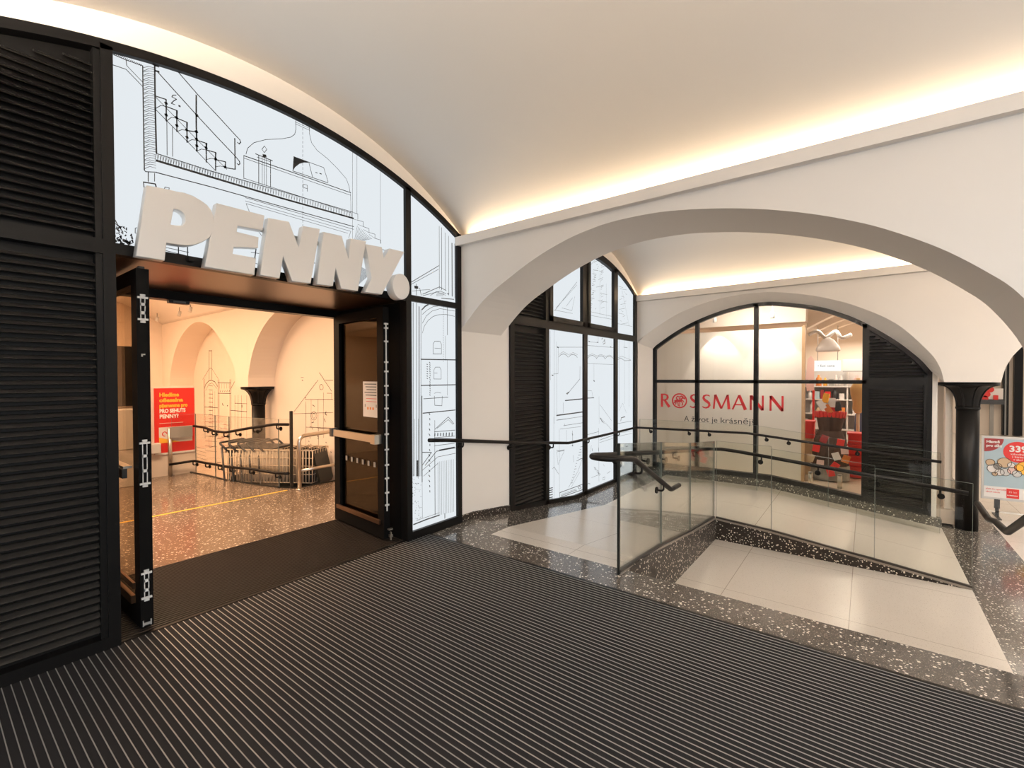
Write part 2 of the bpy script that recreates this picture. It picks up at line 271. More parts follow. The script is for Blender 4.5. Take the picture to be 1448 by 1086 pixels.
DRAW_MAIN=[[5.0,[0.91,3.527,0.91,3.399,0.911,2.887]],[7.0,[0.971,3.566,0.971,3.283,0.974,3.014]],[2.2,[0.914,3.517,0.94,3.538,0.971,3.544]],[2.2,[0.914,3.497,0.94,3.524,0.971,3.535]],[2.2,[0.914,3.49,0.94,3.511,0.971,3.521]],[2.2,[0.914,3.47,0.94,3.497,0.971,3.502]],[2.2,[0.914,3.463,0.94,3.483,0.971,3.493]],[2.2,[0.914,3.443,0.94,3.47,0.971,3.479]],[2.2,[0.914,3.435,0.94,3.456,0.97,3.461]],[2.2,[0.914,3.416,0.94,3.442,0.971,3.452]],[2.2,[0.914,3.408,0.94,3.429,0.97,3.438]],[2.2,[0.914,3.389,0.939,3.415,0.97,3.419]],[2.2,[0.914,3.381,0.939,3.401,0.97,3.41]],[2.2,[0.914,3.361,0.939,3.387,0.97,3.396]],[2.2,[0.914,3.354,0.939,3.374,0.97,3.378]],[2.2,[0.914,3.334,0.939,3.36,0.97,3.369]],[2.2,[0.914,3.327,0.939,3.346,0.97,3.355]],[2.2,[0.914,3.307,0.939,3.333,0.97,3.336]],[2.2,[0.914,3.299,0.939,3.319,0.97,3.327]],[2.2,[0.914,3.28,0.939,3.305,0.97,3.313]],[2.2,[0.914,3.272,0.939,3.291,0.97,3.295]],[2.2,[0.914,3.252,0.939,3.278,0.97,3.286]],[2.2,[0.914,3.245,0.939,3.264,0.97,3.272]],[2.2,[0.914,3.225,0.939,3.25,0.97,3.253]],[2.2,[0.914,3.217,0.939,3.236,0.97,3.244]],[2.2,[0.913,3.198,0.939,3.223,0.97,3.23]],[2.2,[0.914,3.19,0.939,3.209,0.97,3.212]],[2.2,[0.913,3.17,0.939,3.195,0.97,3.203]],[2.2,[0.913,3.163,0.939,3.182,0.97,3.189]],[2.2,[0.913,3.143,0.939,3.168,0.97,3.17]],[2.2,[0.913,3.136,0.939,3.154,0.97,3.161]],[2.2,[0.913,3.116,0.939,3.14,0.97,3.147]],[2.2,[0.913,3.108,0.939,3.127,0.97,3.129]],[2.2,[0.913,3.089,0.939,3.113,0.97,3.119]],[2.2,[0.913,3.081,0.939,3.099,0.97,3.105]],[2.2,[0.913,3.061,0.939,3.085,0.97,3.087]],[2.2,[0.913,3.054,0.939,3.072,0.97,3.078]],[2.2,[0.913,3.034,0.939,3.058,0.97,3.064]],[2.2,[0.913,3.026,0.939,3.044,0.97,3.045]],[2.2,[0.913,3.007,0.939,3.03,0.97,3.036]],[2.2,[0.913,2.999,0.939,3.016,0.97,3.022]],[2.2,[0.913,2.979,0.939,3.003,0.97,3.004]],[2.2,[0.913,2.972,0.939,2.989,0.97,2.994]],[2.2,[0.913,2.952,0.939,2.975,0.97,2.981]],[2.2,[0.913,2.944,0.939,2.961,0.97,2.962]],[2.2,[0.913,2.925,0.939,2.948,0.97,2.953]],[2.2,[0.913,2.917,0.939,2.934,0.97,2.939]],[2.2,[0.913,2.897,0.939,2.92,0.97,2.92]],[4.0,[0.769,3.518,0.829,3.518,0.907,3.526]],[3.0,[0.859,3.567,0.97,3.559]],[4.0,[0.769,3.538,0.859,3.566,0.974,3.599,1.052,3.622]],[2.2,[0.78,3.531,0.774,3.519]],[2.2,[0.788,3.531,0.782,3.519]],[2.2,[0.796,3.531,0.79,3.519]],[2.2,[0.804,3.531,0.798,3.519]],[2.2,[0.812,3.531,0.806,3.519]],[2.2,[0.821,3.531,0.815,3.519]],[2.2,[0.829,3.531,0.823,3.519]],[2.2,[0.837,3.531,0.831,3.519]],[2.2,[0.845,3.531,0.839,3.519]],[2.2,[0.854,3.531,0.847,3.519]],[2.2,[0.862,3.531,0.856,3.519]],[2.2,[0.87,3.531,0.864,3.519]],[2.2,[0.879,3.531,0.873,3.519]],[2.2,[0.887,3.531,0.881,3.519]],[2.2,[0.896,3.532,0.89,3.519]],[2.2,[0.904,3.532,0.898,3.519]],[3.5,[0.768,3.456,0.829,3.462,0.909,3.398]],[3.0,[0.829,3.518,0.832,3.486,0.909,3.425]],[6.0,[0.97,3.559,0.992,3.563]],[8.0,[0.97,3.528,0.993,3.533]],[3.0,[0.981,3.603,0.981,3.565]],[5.0,[1.055,3.619,1.209,3.489,1.32,3.407,1.445,3.311,1.465,3.297,1.471,3.282,1.461,3.265,1.449,3.272]],[5.0,[0.982,3.531,1.197,3.353,1.318,3.257,1.435,3.168,1.461,3.143,1.464,3.127,1.456,3.116,1.446,3.121]],[7.0,[1.197,3.483,1.195,3.303,1.197,3.116]],[6.0,[1.432,3.293,1.432,3.076]],[5.5,[0.971,3.371,1.029,3.376,1.028,3.332,1.088,3.332,1.085,3.283,1.143,3.28,1.141,3.227,1.196,3.24,1.195,3.185,1.256,3.188,1.252,3.143,1.311,3.147,1.307,3.099,1.371,3.106,1.367,3.065,1.432,3.076]],[3.5,[0.97,3.29,1.198,3.112,1.308,3.022]],[3.0,[0.974,3.365,1.171,3.211,1.378,3.057]],[6.0,[1.029,3.34,1.028,3.239]],[6.0,[1.085,3.331,1.085,3.196]],[6.0,[1.141,3.28,1.141,3.149]],[6.0,[1.197,3.246,1.196,3.111]],[6.0,[1.252,3.187,1.252,3.06]],[6.0,[1.309,3.146,1.308,3.024]],[13.0,[1.024,3.35,1.032,3.354]],[13.0,[1.024,3.276,1.032,3.279]],[13.0,[1.08,3.285,1.088,3.288]],[13.0,[1.081,3.234,1.089,3.237]],[13.0,[1.136,3.227,1.144,3.231]],[13.0,[1.137,3.181,1.145,3.185]],[13.0,[1.191,3.24,1.2,3.244]],[13.0,[1.191,3.191,1.2,3.195]],[13.0,[1.192,3.147,1.201,3.15]],[13.0,[1.247,3.156,1.256,3.159]],[13.0,[1.304,3.1,1.314,3.103]],[13.0,[1.363,3.067,1.373,3.07]],[13.0,[1.195,3.348,1.204,3.352]],[3.0,[0.97,3.29,0.999,3.324,1.029,3.333]],[3.0,[1.028,3.238,1.056,3.275,1.085,3.283]],[3.0,[1.084,3.195,1.112,3.22,1.141,3.227]],[3.0,[1.14,3.149,1.168,3.178,1.195,3.185]],[3.0,[1.195,3.111,1.223,3.137,1.252,3.143]],[3.0,[1.251,3.078,1.28,3.096,1.308,3.101]],[3.0,[1.308,3.049,1.337,3.065,1.367,3.068]],[4.0,[1.083,3.429,1.066,3.421,1.06,3.407,1.085,3.404,1.068,3.384,1.056,3.364,1.076,3.365]],[9.0,[1.098,3.368,1.104,3.367]],[3.0,[1.031,3.24,1.03,3.024]],[3.0,[1.061,3.217,1.06,3.027]],[4.0,[0.974,3.014,1.283,3.01,1.762,3.025,2.379,3.039]],[11.0,[0.973,2.969,1.283,2.97,1.762,2.972,2.383,2.987]],[2.0,[0.974,3.012,0.966,2.973]],[2.0,[0.98,3.009,0.98,2.974]],[2.0,[0.987,3.012,0.979,2.974]],[2.0,[0.994,3.009,0.994,2.974]],[2.0,[1.001,3.013,0.993,2.974]],[2.0,[1.008,3.01,1.007,2.974]],[2.0,[1.015,3.013,1.007,2.974]],[2.0,[1.022,3.01,1.021,2.975]],[2.0,[1.029,3.013,1.021,2.974]],[2.0,[1.035,3.01,1.035,2.975]],[2.0,[1.043,3.013,1.035,2.974]],[2.0,[1.05,3.01,1.049,2.975]],[2.0,[1.057,3.014,1.049,2.974]],[2.0,[1.064,3.01,1.063,2.975]],[2.0,[1.071,3.014,1.063,2.975]],[2.0,[1.078,3.011,1.078,2.975]],[2.0,[1.085,3.014,1.077,2.975]],[2.0,[1.092,3.011,1.092,2.975]],[2.0,[1.1,3.014,1.092,2.975]],[2.0,[1.107,3.011,1.107,2.976]],[2.0,[1.114,3.015,1.106,2.975]],[2.0,[1.121,3.011,1.121,2.976]],[2.0,[1.129,3.015,1.121,2.975]],[2.0,[1.136,3.012,1.136,2.976]],[2.0,[1.144,3.015,1.136,2.976]],[2.0,[1.151,3.012,1.151,2.976]],[2.0,[1.158,3.015,1.15,2.976]],[2.0,[1.166,3.012,1.166,2.976]],[2.0,[1.173,3.016,1.165,2.976]],[2.0,[1.181,3.012,1.181,2.977]],[2.0,[1.189,3.016,1.18,2.976]],[2.0,[1.196,3.013,1.196,2.977]],[2.0,[1.204,3.016,1.196,2.976]],[2.0,[1.212,3.013,1.212,2.977]],[2.0,[1.219,3.016,1.211,2.976]],[2.0,[1.227,3.013,1.227,2.977]],[2.0,[1.235,3.017,1.226,2.977]],[2.0,[1.243,3.013,1.243,2.977]],[2.0,[1.25,3.017,1.242,2.977]],[2.0,[1.258,3.014,1.258,2.978]],[2.0,[1.266,3.017,1.258,2.977]],[2.0,[1.274,3.014,1.274,2.978]],[2.0,[1.282,3.017,1.274,2.977]],[2.0,[1.29,3.014,1.29,2.978]],[2.0,[1.298,3.018,1.289,2.977]],[2.0,[1.306,3.015,1.306,2.978]],[2.0,[1.314,3.018,1.306,2.978]],[2.0,[1.322,3.015,1.322,2.978]],[2.0,[1.33,3.018,1.322,2.978]],[2.0,[1.338,3.015,1.339,2.979]],[2.0,[1.347,3.018,1.338,2.978]],[2.0,[1.355,3.015,1.355,2.979]],[2.0,[1.363,3.019,1.355,2.978]],[2.0,[1.371,3.016,1.372,2.979]],[2.0,[1.38,3.019,1.371,2.978]],[2.0,[1.388,3.016,1.389,2.979]],[2.0,[1.397,3.019,1.388,2.979]],[2.0,[1.405,3.016,1.406,2.979]],[2.0,[1.413,3.02,1.405,2.979]],[2.0,[1.422,3.016,1.423,2.98]],[2.0,[1.431,3.02,1.422,2.979]],[2.0,[1.439,3.017,1.44,2.98]],[2.0,[1.448,3.02,1.439,2.979]],[2.0,[1.456,3.017,1.457,2.98]],[2.0,[1.465,3.02,1.456,2.979]],[2.0,[1.474,3.017,1.475,2.98]],[2.0,[1.483,3.021,1.474,2.98]],[2.0,[1.491,3.018,1.492,2.98]],[2.0,[1.5,3.021,1.491,2.98]],[2.0,[1.509,3.018,1.51,2.981]],[2.0,[1.518,3.021,1.509,2.98]],[2.0,[1.527,3.018,1.528,2.981]],[2.0,[1.536,3.022,1.527,2.98]],[2.0,[1.545,3.019,1.546,2.981]],[2.0,[1.554,3.022,1.545,2.981]],[2.0,[1.563,3.019,1.564,2.981]],[2.0,[1.572,3.022,1.563,2.981]],[2.0,[1.582,3.019,1.582,2.982]],[2.0,[1.591,3.023,1.582,2.981]],[2.0,[1.6,3.019,1.601,2.982]],[2.0,[1.609,3.023,1.6,2.981]],[2.0,[1.619,3.02,1.62,2.982]],[2.0,[1.628,3.023,1.619,2.981]],[2.0,[1.638,3.02,1.639,2.982]],[2.0,[1.647,3.024,1.638,2.982]],[2.0,[1.657,3.02,1.658,2.983]],[2.0,[1.666,3.024,1.657,2.982]],[2.0,[1.676,3.021,1.677,2.983]],[2.0,[1.685,3.024,1.676,2.982]],[2.0,[1.695,3.021,1.696,2.983]],[2.0,[1.705,3.025,1.695,2.982]],[2.0,[1.715,3.021,1.716,2.983]],[2.0,[1.724,3.025,1.715,2.983]],[2.0,[1.734,3.022,1.735,2.984]],[2.0,[1.744,3.025,1.735,2.983]],[2.0,[1.754,3.022,1.755,2.984]],[2.0,[1.764,3.026,1.754,2.983]],[2.0,[1.774,3.022,1.775,2.984]],[2.0,[1.784,3.026,1.775,2.983]],[2.0,[1.794,3.023,1.796,2.984]],[2.0,[1.804,3.026,1.795,2.984]],[2.0,[1.815,3.023,1.816,2.985]],[2.0,[1.825,3.027,1.815,2.984]],[2.0,[1.835,3.023,1.837,2.985]],[2.0,[1.845,3.027,1.836,2.984]],[2.0,[1.856,3.024,1.858,2.985]],[2.0,[1.866,3.027,1.857,2.984]],[2.0,[1.877,3.024,1.879,2.985]],[2.0,[1.887,3.028,1.878,2.985]],[2.0,[1.898,3.024,1.9,2.986]],[2.0,[1.909,3.028,1.899,2.985]],[2.0,[1.919,3.025,1.921,2.986]],[2.0,[1.93,3.028,1.92,2.985]],[2.0,[1.941,3.025,1.943,2.986]],[2.0,[1.952,3.029,1.942,2.985]],[2.0,[1.963,3.025,1.965,2.986]],[2.0,[1.974,3.029,1.964,2.986]],[2.0,[1.985,3.026,1.987,2.987]],[2.0,[1.996,3.03,1.986,2.986]],[2.0,[2.007,3.026,2.009,2.987]],[2.0,[2.018,3.03,2.008,2.986]],[2.0,[2.029,3.027,2.031,2.987]],[2.0,[2.04,3.03,2.03,2.986]],[2.0,[2.052,3.027,2.054,2.988]],[2.0,[2.063,3.031,2.053,2.987]],[2.0,[2.075,3.027,2.077,2.988]],[2.0,[2.086,3.031,2.076,2.987]],[2.0,[2.098,3.028,2.1,2.988]],[2.0,[2.109,3.031,2.099,2.987]],[2.0,[2.121,3.028,2.123,2.988]],[2.0,[2.132,3.032,2.122,2.988]],[2.0,[2.144,3.029,2.147,2.989]],[2.0,[2.156,3.032,2.146,2.988]],[2.0,[2.168,3.029,2.17,2.989]],[2.0,[2.18,3.033,2.169,2.988]],[2.0,[2.192,3.029,2.194,2.989]],[2.0,[2.204,3.033,2.193,2.988]],[2.0,[2.216,3.03,2.219,2.99]],[2.0,[2.228,3.034,2.218,2.989]],[2.0,[2.241,3.03,2.243,2.99]],[2.0,[2.253,3.034,2.242,2.989]],[2.0,[2.265,3.031,2.268,2.99]],[2.0,[2.277,3.034,2.267,2.989]],[2.0,[2.29,3.031,2.293,2.991]],[2.0,[2.302,3.035,2.292,2.99]],[2.0,[2.315,3.031,2.318,2.991]],[2.0,[2.328,3.035,2.317,2.99]],[2.0,[2.341,3.032,2.344,2.991]],[2.0,[2.353,3.036,2.342,2.99]],[2.0,[2.366,3.032,2.369,2.992]],[5.0,[0.973,2.894,1.282,2.903,2.385,2.916]],[3.0,[1.491,3.197,1.489,3.028]],[5.0,[1.491,3.194,1.786,3.198,2.359,3.201]],[3.0,[1.491,3.177,2.358,3.179]],[3.0,[1.49,3.033,2.357,3.028]],[2.5,[2.356,3.193,2.36,2.987]],[3.0,[1.506,3.211,1.517,3.257,1.562,3.315,1.646,3.371,1.766,3.425,1.834,3.465,1.866,3.5,1.876,3.544,1.877,3.704]],[3.0,[1.988,3.675,1.987,3.556,2.004,3.491,2.051,3.447,2.141,3.415,2.234,3.364,2.317,3.306,2.342,3.252,2.351,3.205]],[2.5,[1.87,3.599,1.993,3.598]],[2.5,[1.872,3.584,1.99,3.583]],[2.2,[1.933,3.683,1.932,3.662]],[2.2,[1.932,3.648,1.932,3.628]],[2.2,[1.932,3.614,1.932,3.593]],[2.2,[1.932,3.579,1.931,3.558]],[2.2,[1.931,3.545,1.931,3.524]],[2.2,[1.931,3.51,1.931,3.489]],[2.2,[1.931,3.475,1.93,3.455]],[2.2,[1.93,3.441,1.93,3.42]],[2.2,[1.93,3.406,1.93,3.385]],[2.2,[1.93,3.371,1.929,3.351]],[2.2,[1.929,3.337,1.929,3.316]],[2.2,[1.929,3.302,1.929,3.281]],[2.2,[1.929,3.268,1.929,3.247]],[2.2,[1.928,3.233,1.928,3.212]],[2.2,[1.928,3.198,1.928,3.177]],[2.2,[1.928,3.164,1.928,3.143]],[2.2,[1.927,3.129,1.927,3.108]],[2.2,[1.927,3.094,1.927,3.073]],[2.2,[1.927,3.06,1.927,3.039]],[2.2,[1.926,3.025,1.926,3.004]],[2.2,[1.926,2.99,1.926,2.969]],[2.2,[1.926,2.956,1.926,2.935]],[2.2,[1.926,2.921,1.925,2.9]],[2.2,[1.925,2.886,1.925,2.865]],[2.2,[1.925,2.852,1.925,2.831]],[2.2,[1.925,2.817,1.924,2.796]],[3.0,[1.635,3.319,1.653,3.302,1.634,3.27,1.617,3.288,1.635,3.319]],[16.0,[1.627,3.246,1.644,3.249]],[5.0,[1.572,3.238,1.693,3.231]],[3.0,[1.582,3.218,1.676,3.219]],[4.0,[1.594,3.234,1.592,3.028]],[2.4,[1.619,3.234,1.617,3.028]],[2.4,[1.634,3.234,1.632,3.029]],[2.4,[1.649,3.235,1.647,3.029]],[4.0,[1.679,3.235,1.677,3.03]],[3.5,[1.856,3.324,2.108,3.328,2.146,3.224]],[3.5,[1.981,3.321,2.011,3.215]],[4.0,[1.847,3.21,2.146,3.216]],[5.0,[2.037,3.264,2.052,3.264]],[6.0,[2.072,3.268,2.088,3.269]],[3.0,[1.931,3.101,1.931,3.136,1.965,3.137,1.965,3.089]],[3.0,[1.937,3.109,1.965,3.111]],[2.2,[2.379,3.615,2.372,2.769]],[2.2,[2.423,3.607,2.418,3.034]],[2.2,[2.669,3.538,2.663,2.837]],[3.0,[2.383,3.037,2.427,3.037,2.427,2.983,2.482,2.984,2.481,2.941,2.542,2.938,2.542,2.904,2.605,2.903,2.604,2.866,2.668,2.865,2.668,2.833]],[2.2,[2.383,2.98,2.427,2.982]],[2.2,[2.426,2.947,2.481,2.941]],[2.2,[2.481,2.916,2.542,2.901]],[2.2,[2.542,2.886,2.604,2.866]],[2.0,[2.391,2.798,2.422,2.933]],[2.0,[2.4,2.8,2.435,2.926]],[2.0,[2.409,2.802,2.448,2.919]],[2.0,[2.418,2.804,2.462,2.913]],[2.0,[2.427,2.806,2.475,2.906]],[2.0,[2.435,2.809,2.489,2.899]],[2.0,[2.444,2.811,2.502,2.892]],[2.0,[2.453,2.813,2.516,2.885]],[2.0,[2.462,2.815,2.53,2.877]],[2.0,[2.471,2.817,2.543,2.87]],[2.0,[2.48,2.819,2.557,2.863]],[2.0,[2.489,2.821,2.571,2.856]],[3.0,[1.498,2.897,2.385,2.892]],[2.4,[1.498,2.873,2.356,2.868]],[2.4,[1.503,2.856,2.327,2.844]],[2.4,[1.503,2.856,1.524,2.805]],[2.4,[2.356,2.868,2.334,2.804]],[4.0,[0.912,2.888,0.917,2.88,0.973,2.896]],[4.0,[0.931,2.883,0.93,2.824]],[3.0,[0.963,2.886,0.962,2.835]],[6.0,[0.906,2.812,0.966,2.82,0.97,2.804]],[4.0,[0.906,2.812,0.909,2.774,0.922,2.774]],[3.0,[1.012,2.801,1.017,2.817,1.039,2.819,1.037,2.804]],[3.0,[0.87,2.522,0.862,2.517,0.861,2.488,0.869,2.487]],[3.6,[0.786,2.461,0.788,2.459,0.779,2.47]],[3.9,[0.785,2.403,0.79,2.405,0.788,2.411]],[4.1,[0.819,2.427,0.823,2.425,0.812,2.42]],[2.6,[0.816,2.5,0.821,2.502,0.82,2.493]],[3.7,[0.826,2.422,0.83,2.424,0.833,2.416]],[3.2,[0.775,2.511,0.782,2.514,0.777,2.516]],[3.6,[0.809,2.487,0.81,2.486,0.816,2.485]],[5.5,[0.844,2.435,0.847,2.442,0.85,2.426]],[4.6,[0.843,2.472,0.838,2.465,0.844,2.477]],[5.5,[0.771,2.418,0.765,2.411,0.77,2.425]],[5.1,[0.79,2.434,0.784,2.43,0.783,2.427]],[5.4,[0.793,2.42,0.793,2.411,0.79,2.428]],[4.3,[0.783,2.478,0.778,2.485,0.789,2.484]],[3.6,[0.847,2.43,0.846,2.43,0.849,2.429]],[5.3,[0.813,2.458,0.813,2.459,0.817,2.465]],[4.1,[0.791,2.407,0.792,2.416,0.789,2.405]],[4.4,[0.768,2.448,0.762,2.444,0.767,2.444]],[4.7,[0.795,2.443,0.789,2.449,0.798,2.434]],[4.3,[0.787,2.473,0.785,2.475,0.784,2.475]],[3.6,[0.817,2.5,0.821,2.51,0.818,2.496]],[4.9,[0.793,2.504,0.789,2.509,0.792,2.5]],[3.5,[0.775,2.487,0.78,2.489,0.781,2.496]],[5.2,[0.794,2.45,0.794,2.455,0.788,2.448]],[5.0,[0.782,2.427,0.777,2.43,0.787,2.425]],[4.9,[0.778,2.492,0.774,2.494,0.776,2.493]],[3.0,[0.8,2.416,0.793,2.406,0.806,2.407]],[5.3,[0.802,2.413,0.798,2.407,0.808,2.411]],[3.5,[0.81,2.5,0.806,2.507,0.812,2.505]],[5.3,[0.842,2.455,0.848,2.449,0.844,2.466]],[4.1,[0.791,2.447,0.79,2.439,0.793,2.451]],[3.9,[0.787,2.421,0.791,2.424,0.782,2.419]],[4.9,[0.832,2.423,0.837,2.434,0.834,2.416]],[3.3,[0.771,2.493,0.771,2.494,0.77,2.487]],[2.9,[0.767,2.519,0.762,2.526,0.775,2.514]],[3.4,[0.774,2.464,0.771,2.466,0.776,2.462]],[3.5,[0.797,2.509,0.792,2.507,0.801,2.513]],[3.6,[0.774,2.505,0.775,2.5,0.772,2.498]],[3.6,[0.819,2.484,0.819,2.48,0.817,2.479]],[4.1,[0.805,2.505,0.808,2.513,0.804,2.506]],[3.6,[0.84,2.423,0.846,2.419,0.836,2.423]],[4.5,[0.776,2.425,0.782,2.42,0.779,2.42]],[2.6,[0.778,2.43,0.772,2.436,0.784,2.438]],[2.9,[0.768,2.419,0.773,2.417,0.773,2.411]],[2.6,[0.814,2.435,0.818,2.436,0.818,2.445]],[2.7,[0.829,2.421,0.826,2.419,0.834,2.428]],[4.3,[0.782,2.498,0.785,2.501,0.78,2.5]],[2.7,[0.796,2.48,0.796,2.471,0.794,2.474]],[4.8,[0.78,2.441,0.782,2.441,0.779,2.438]],[5.2,[0.774,2.432,0.774,2.433,0.778,2.44]],[4.3,[0.789,2.506,0.787,2.511,0.792,2.498]],[3.7,[0.791,2.442,0.796,2.441,0.787,2.447]],[4.0,[0.767,2.541,0.779,2.514,0.801,2.482,0.802,2.467]],[14.0,[0.805,2.43,0.82,2.426,0.832,2.413]],[3.0,[1.014,2.434,1.143,2.429]],[3.0,[1.014,2.414,1.139,2.404]],[5.0,[1.085,2.47,1.085,2.401]],[5.0,[1.136,2.474,1.136,2.4]],[6.0,[1.568,2.543,1.559,2.476]],[3.0,[1.533,2.512,1.595,2.516]],[3.0,[1.554,2.438,1.599,2.437]],[3.0,[1.579,2.684,1.628,2.631]],[2.2,[2.431,2.42,2.458,2.579]],[2.2,[2.438,2.426,2.464,2.577]],[2.2,[2.444,2.432,2.47,2.576]],[2.2,[2.451,2.438,2.476,2.574]],[2.2,[2.457,2.444,2.482,2.573]],[2.2,[2.464,2.451,2.488,2.571]],[2.2,[2.471,2.457,2.494,2.57]],[2.2,[2.477,2.463,2.5,2.568]],[2.2,[2.484,2.47,2.506,2.567]],[2.2,[2.491,2.476,2.512,2.565]],[2.2,[2.498,2.482,2.518,2.564]],[2.2,[2.504,2.488,2.524,2.562]],[2.2,[2.511,2.495,2.53,2.561]],[2.2,[2.518,2.501,2.536,2.559]],[2.2,[2.525,2.508,2.543,2.558]],[2.2,[2.531,2.514,2.549,2.556]],[2.2,[2.538,2.52,2.555,2.555]],[2.2,[2.545,2.527,2.561,2.553]],[4.0,[2.0,2.528,2.038,2.53]],[6.0,[2.741,2.509,2.783,2.502]],[4.0,[2.686,2.783,2.718,2.779]]]
DRAW_UPPER=[[4.0,[3.404,3.182,3.402,2.526]],[5.0,[3.437,3.175,3.435,2.52]],[4.0,[3.489,3.133,3.489,2.528]],[4.0,[3.54,3.112,3.539,2.48]],[9.0,[3.59,3.046,3.59,2.476]],[4.0,[3.631,3.05,3.631,2.459]],[5.0,[2.999,2.521,3.397,2.769]],[3.5,[2.999,2.501,3.392,2.73]],[5.0,[3.089,2.531,3.088,2.417]],[22.0,[3.071,2.495,3.107,2.496]],[5.0,[3.132,2.496,3.152,2.426]],[3.0,[3.038,2.451,3.159,2.479,3.271,2.501]],[5.0,[3.172,2.439,3.403,2.548,3.501,2.524]],[4.0,[3.172,2.424,3.417,2.506,3.501,2.491]],[6.0,[3.432,2.434,3.618,2.446]],[3.0,[3.271,2.437,3.358,2.492,3.493,2.473]],[9.0,[3.521,2.494,3.539,2.491]],[2.2,[3.358,2.444,3.373,2.484]],[2.2,[3.369,2.445,3.384,2.485]],[2.2,[3.381,2.447,3.396,2.487]],[2.2,[3.393,2.449,3.408,2.489]],[2.2,[3.405,2.45,3.42,2.491]],[2.2,[3.417,2.452,3.432,2.492]],[2.2,[3.429,2.454,3.444,2.494]],[2.2,[3.441,2.455,3.456,2.496]],[2.2,[3.453,2.457,3.469,2.497]]]
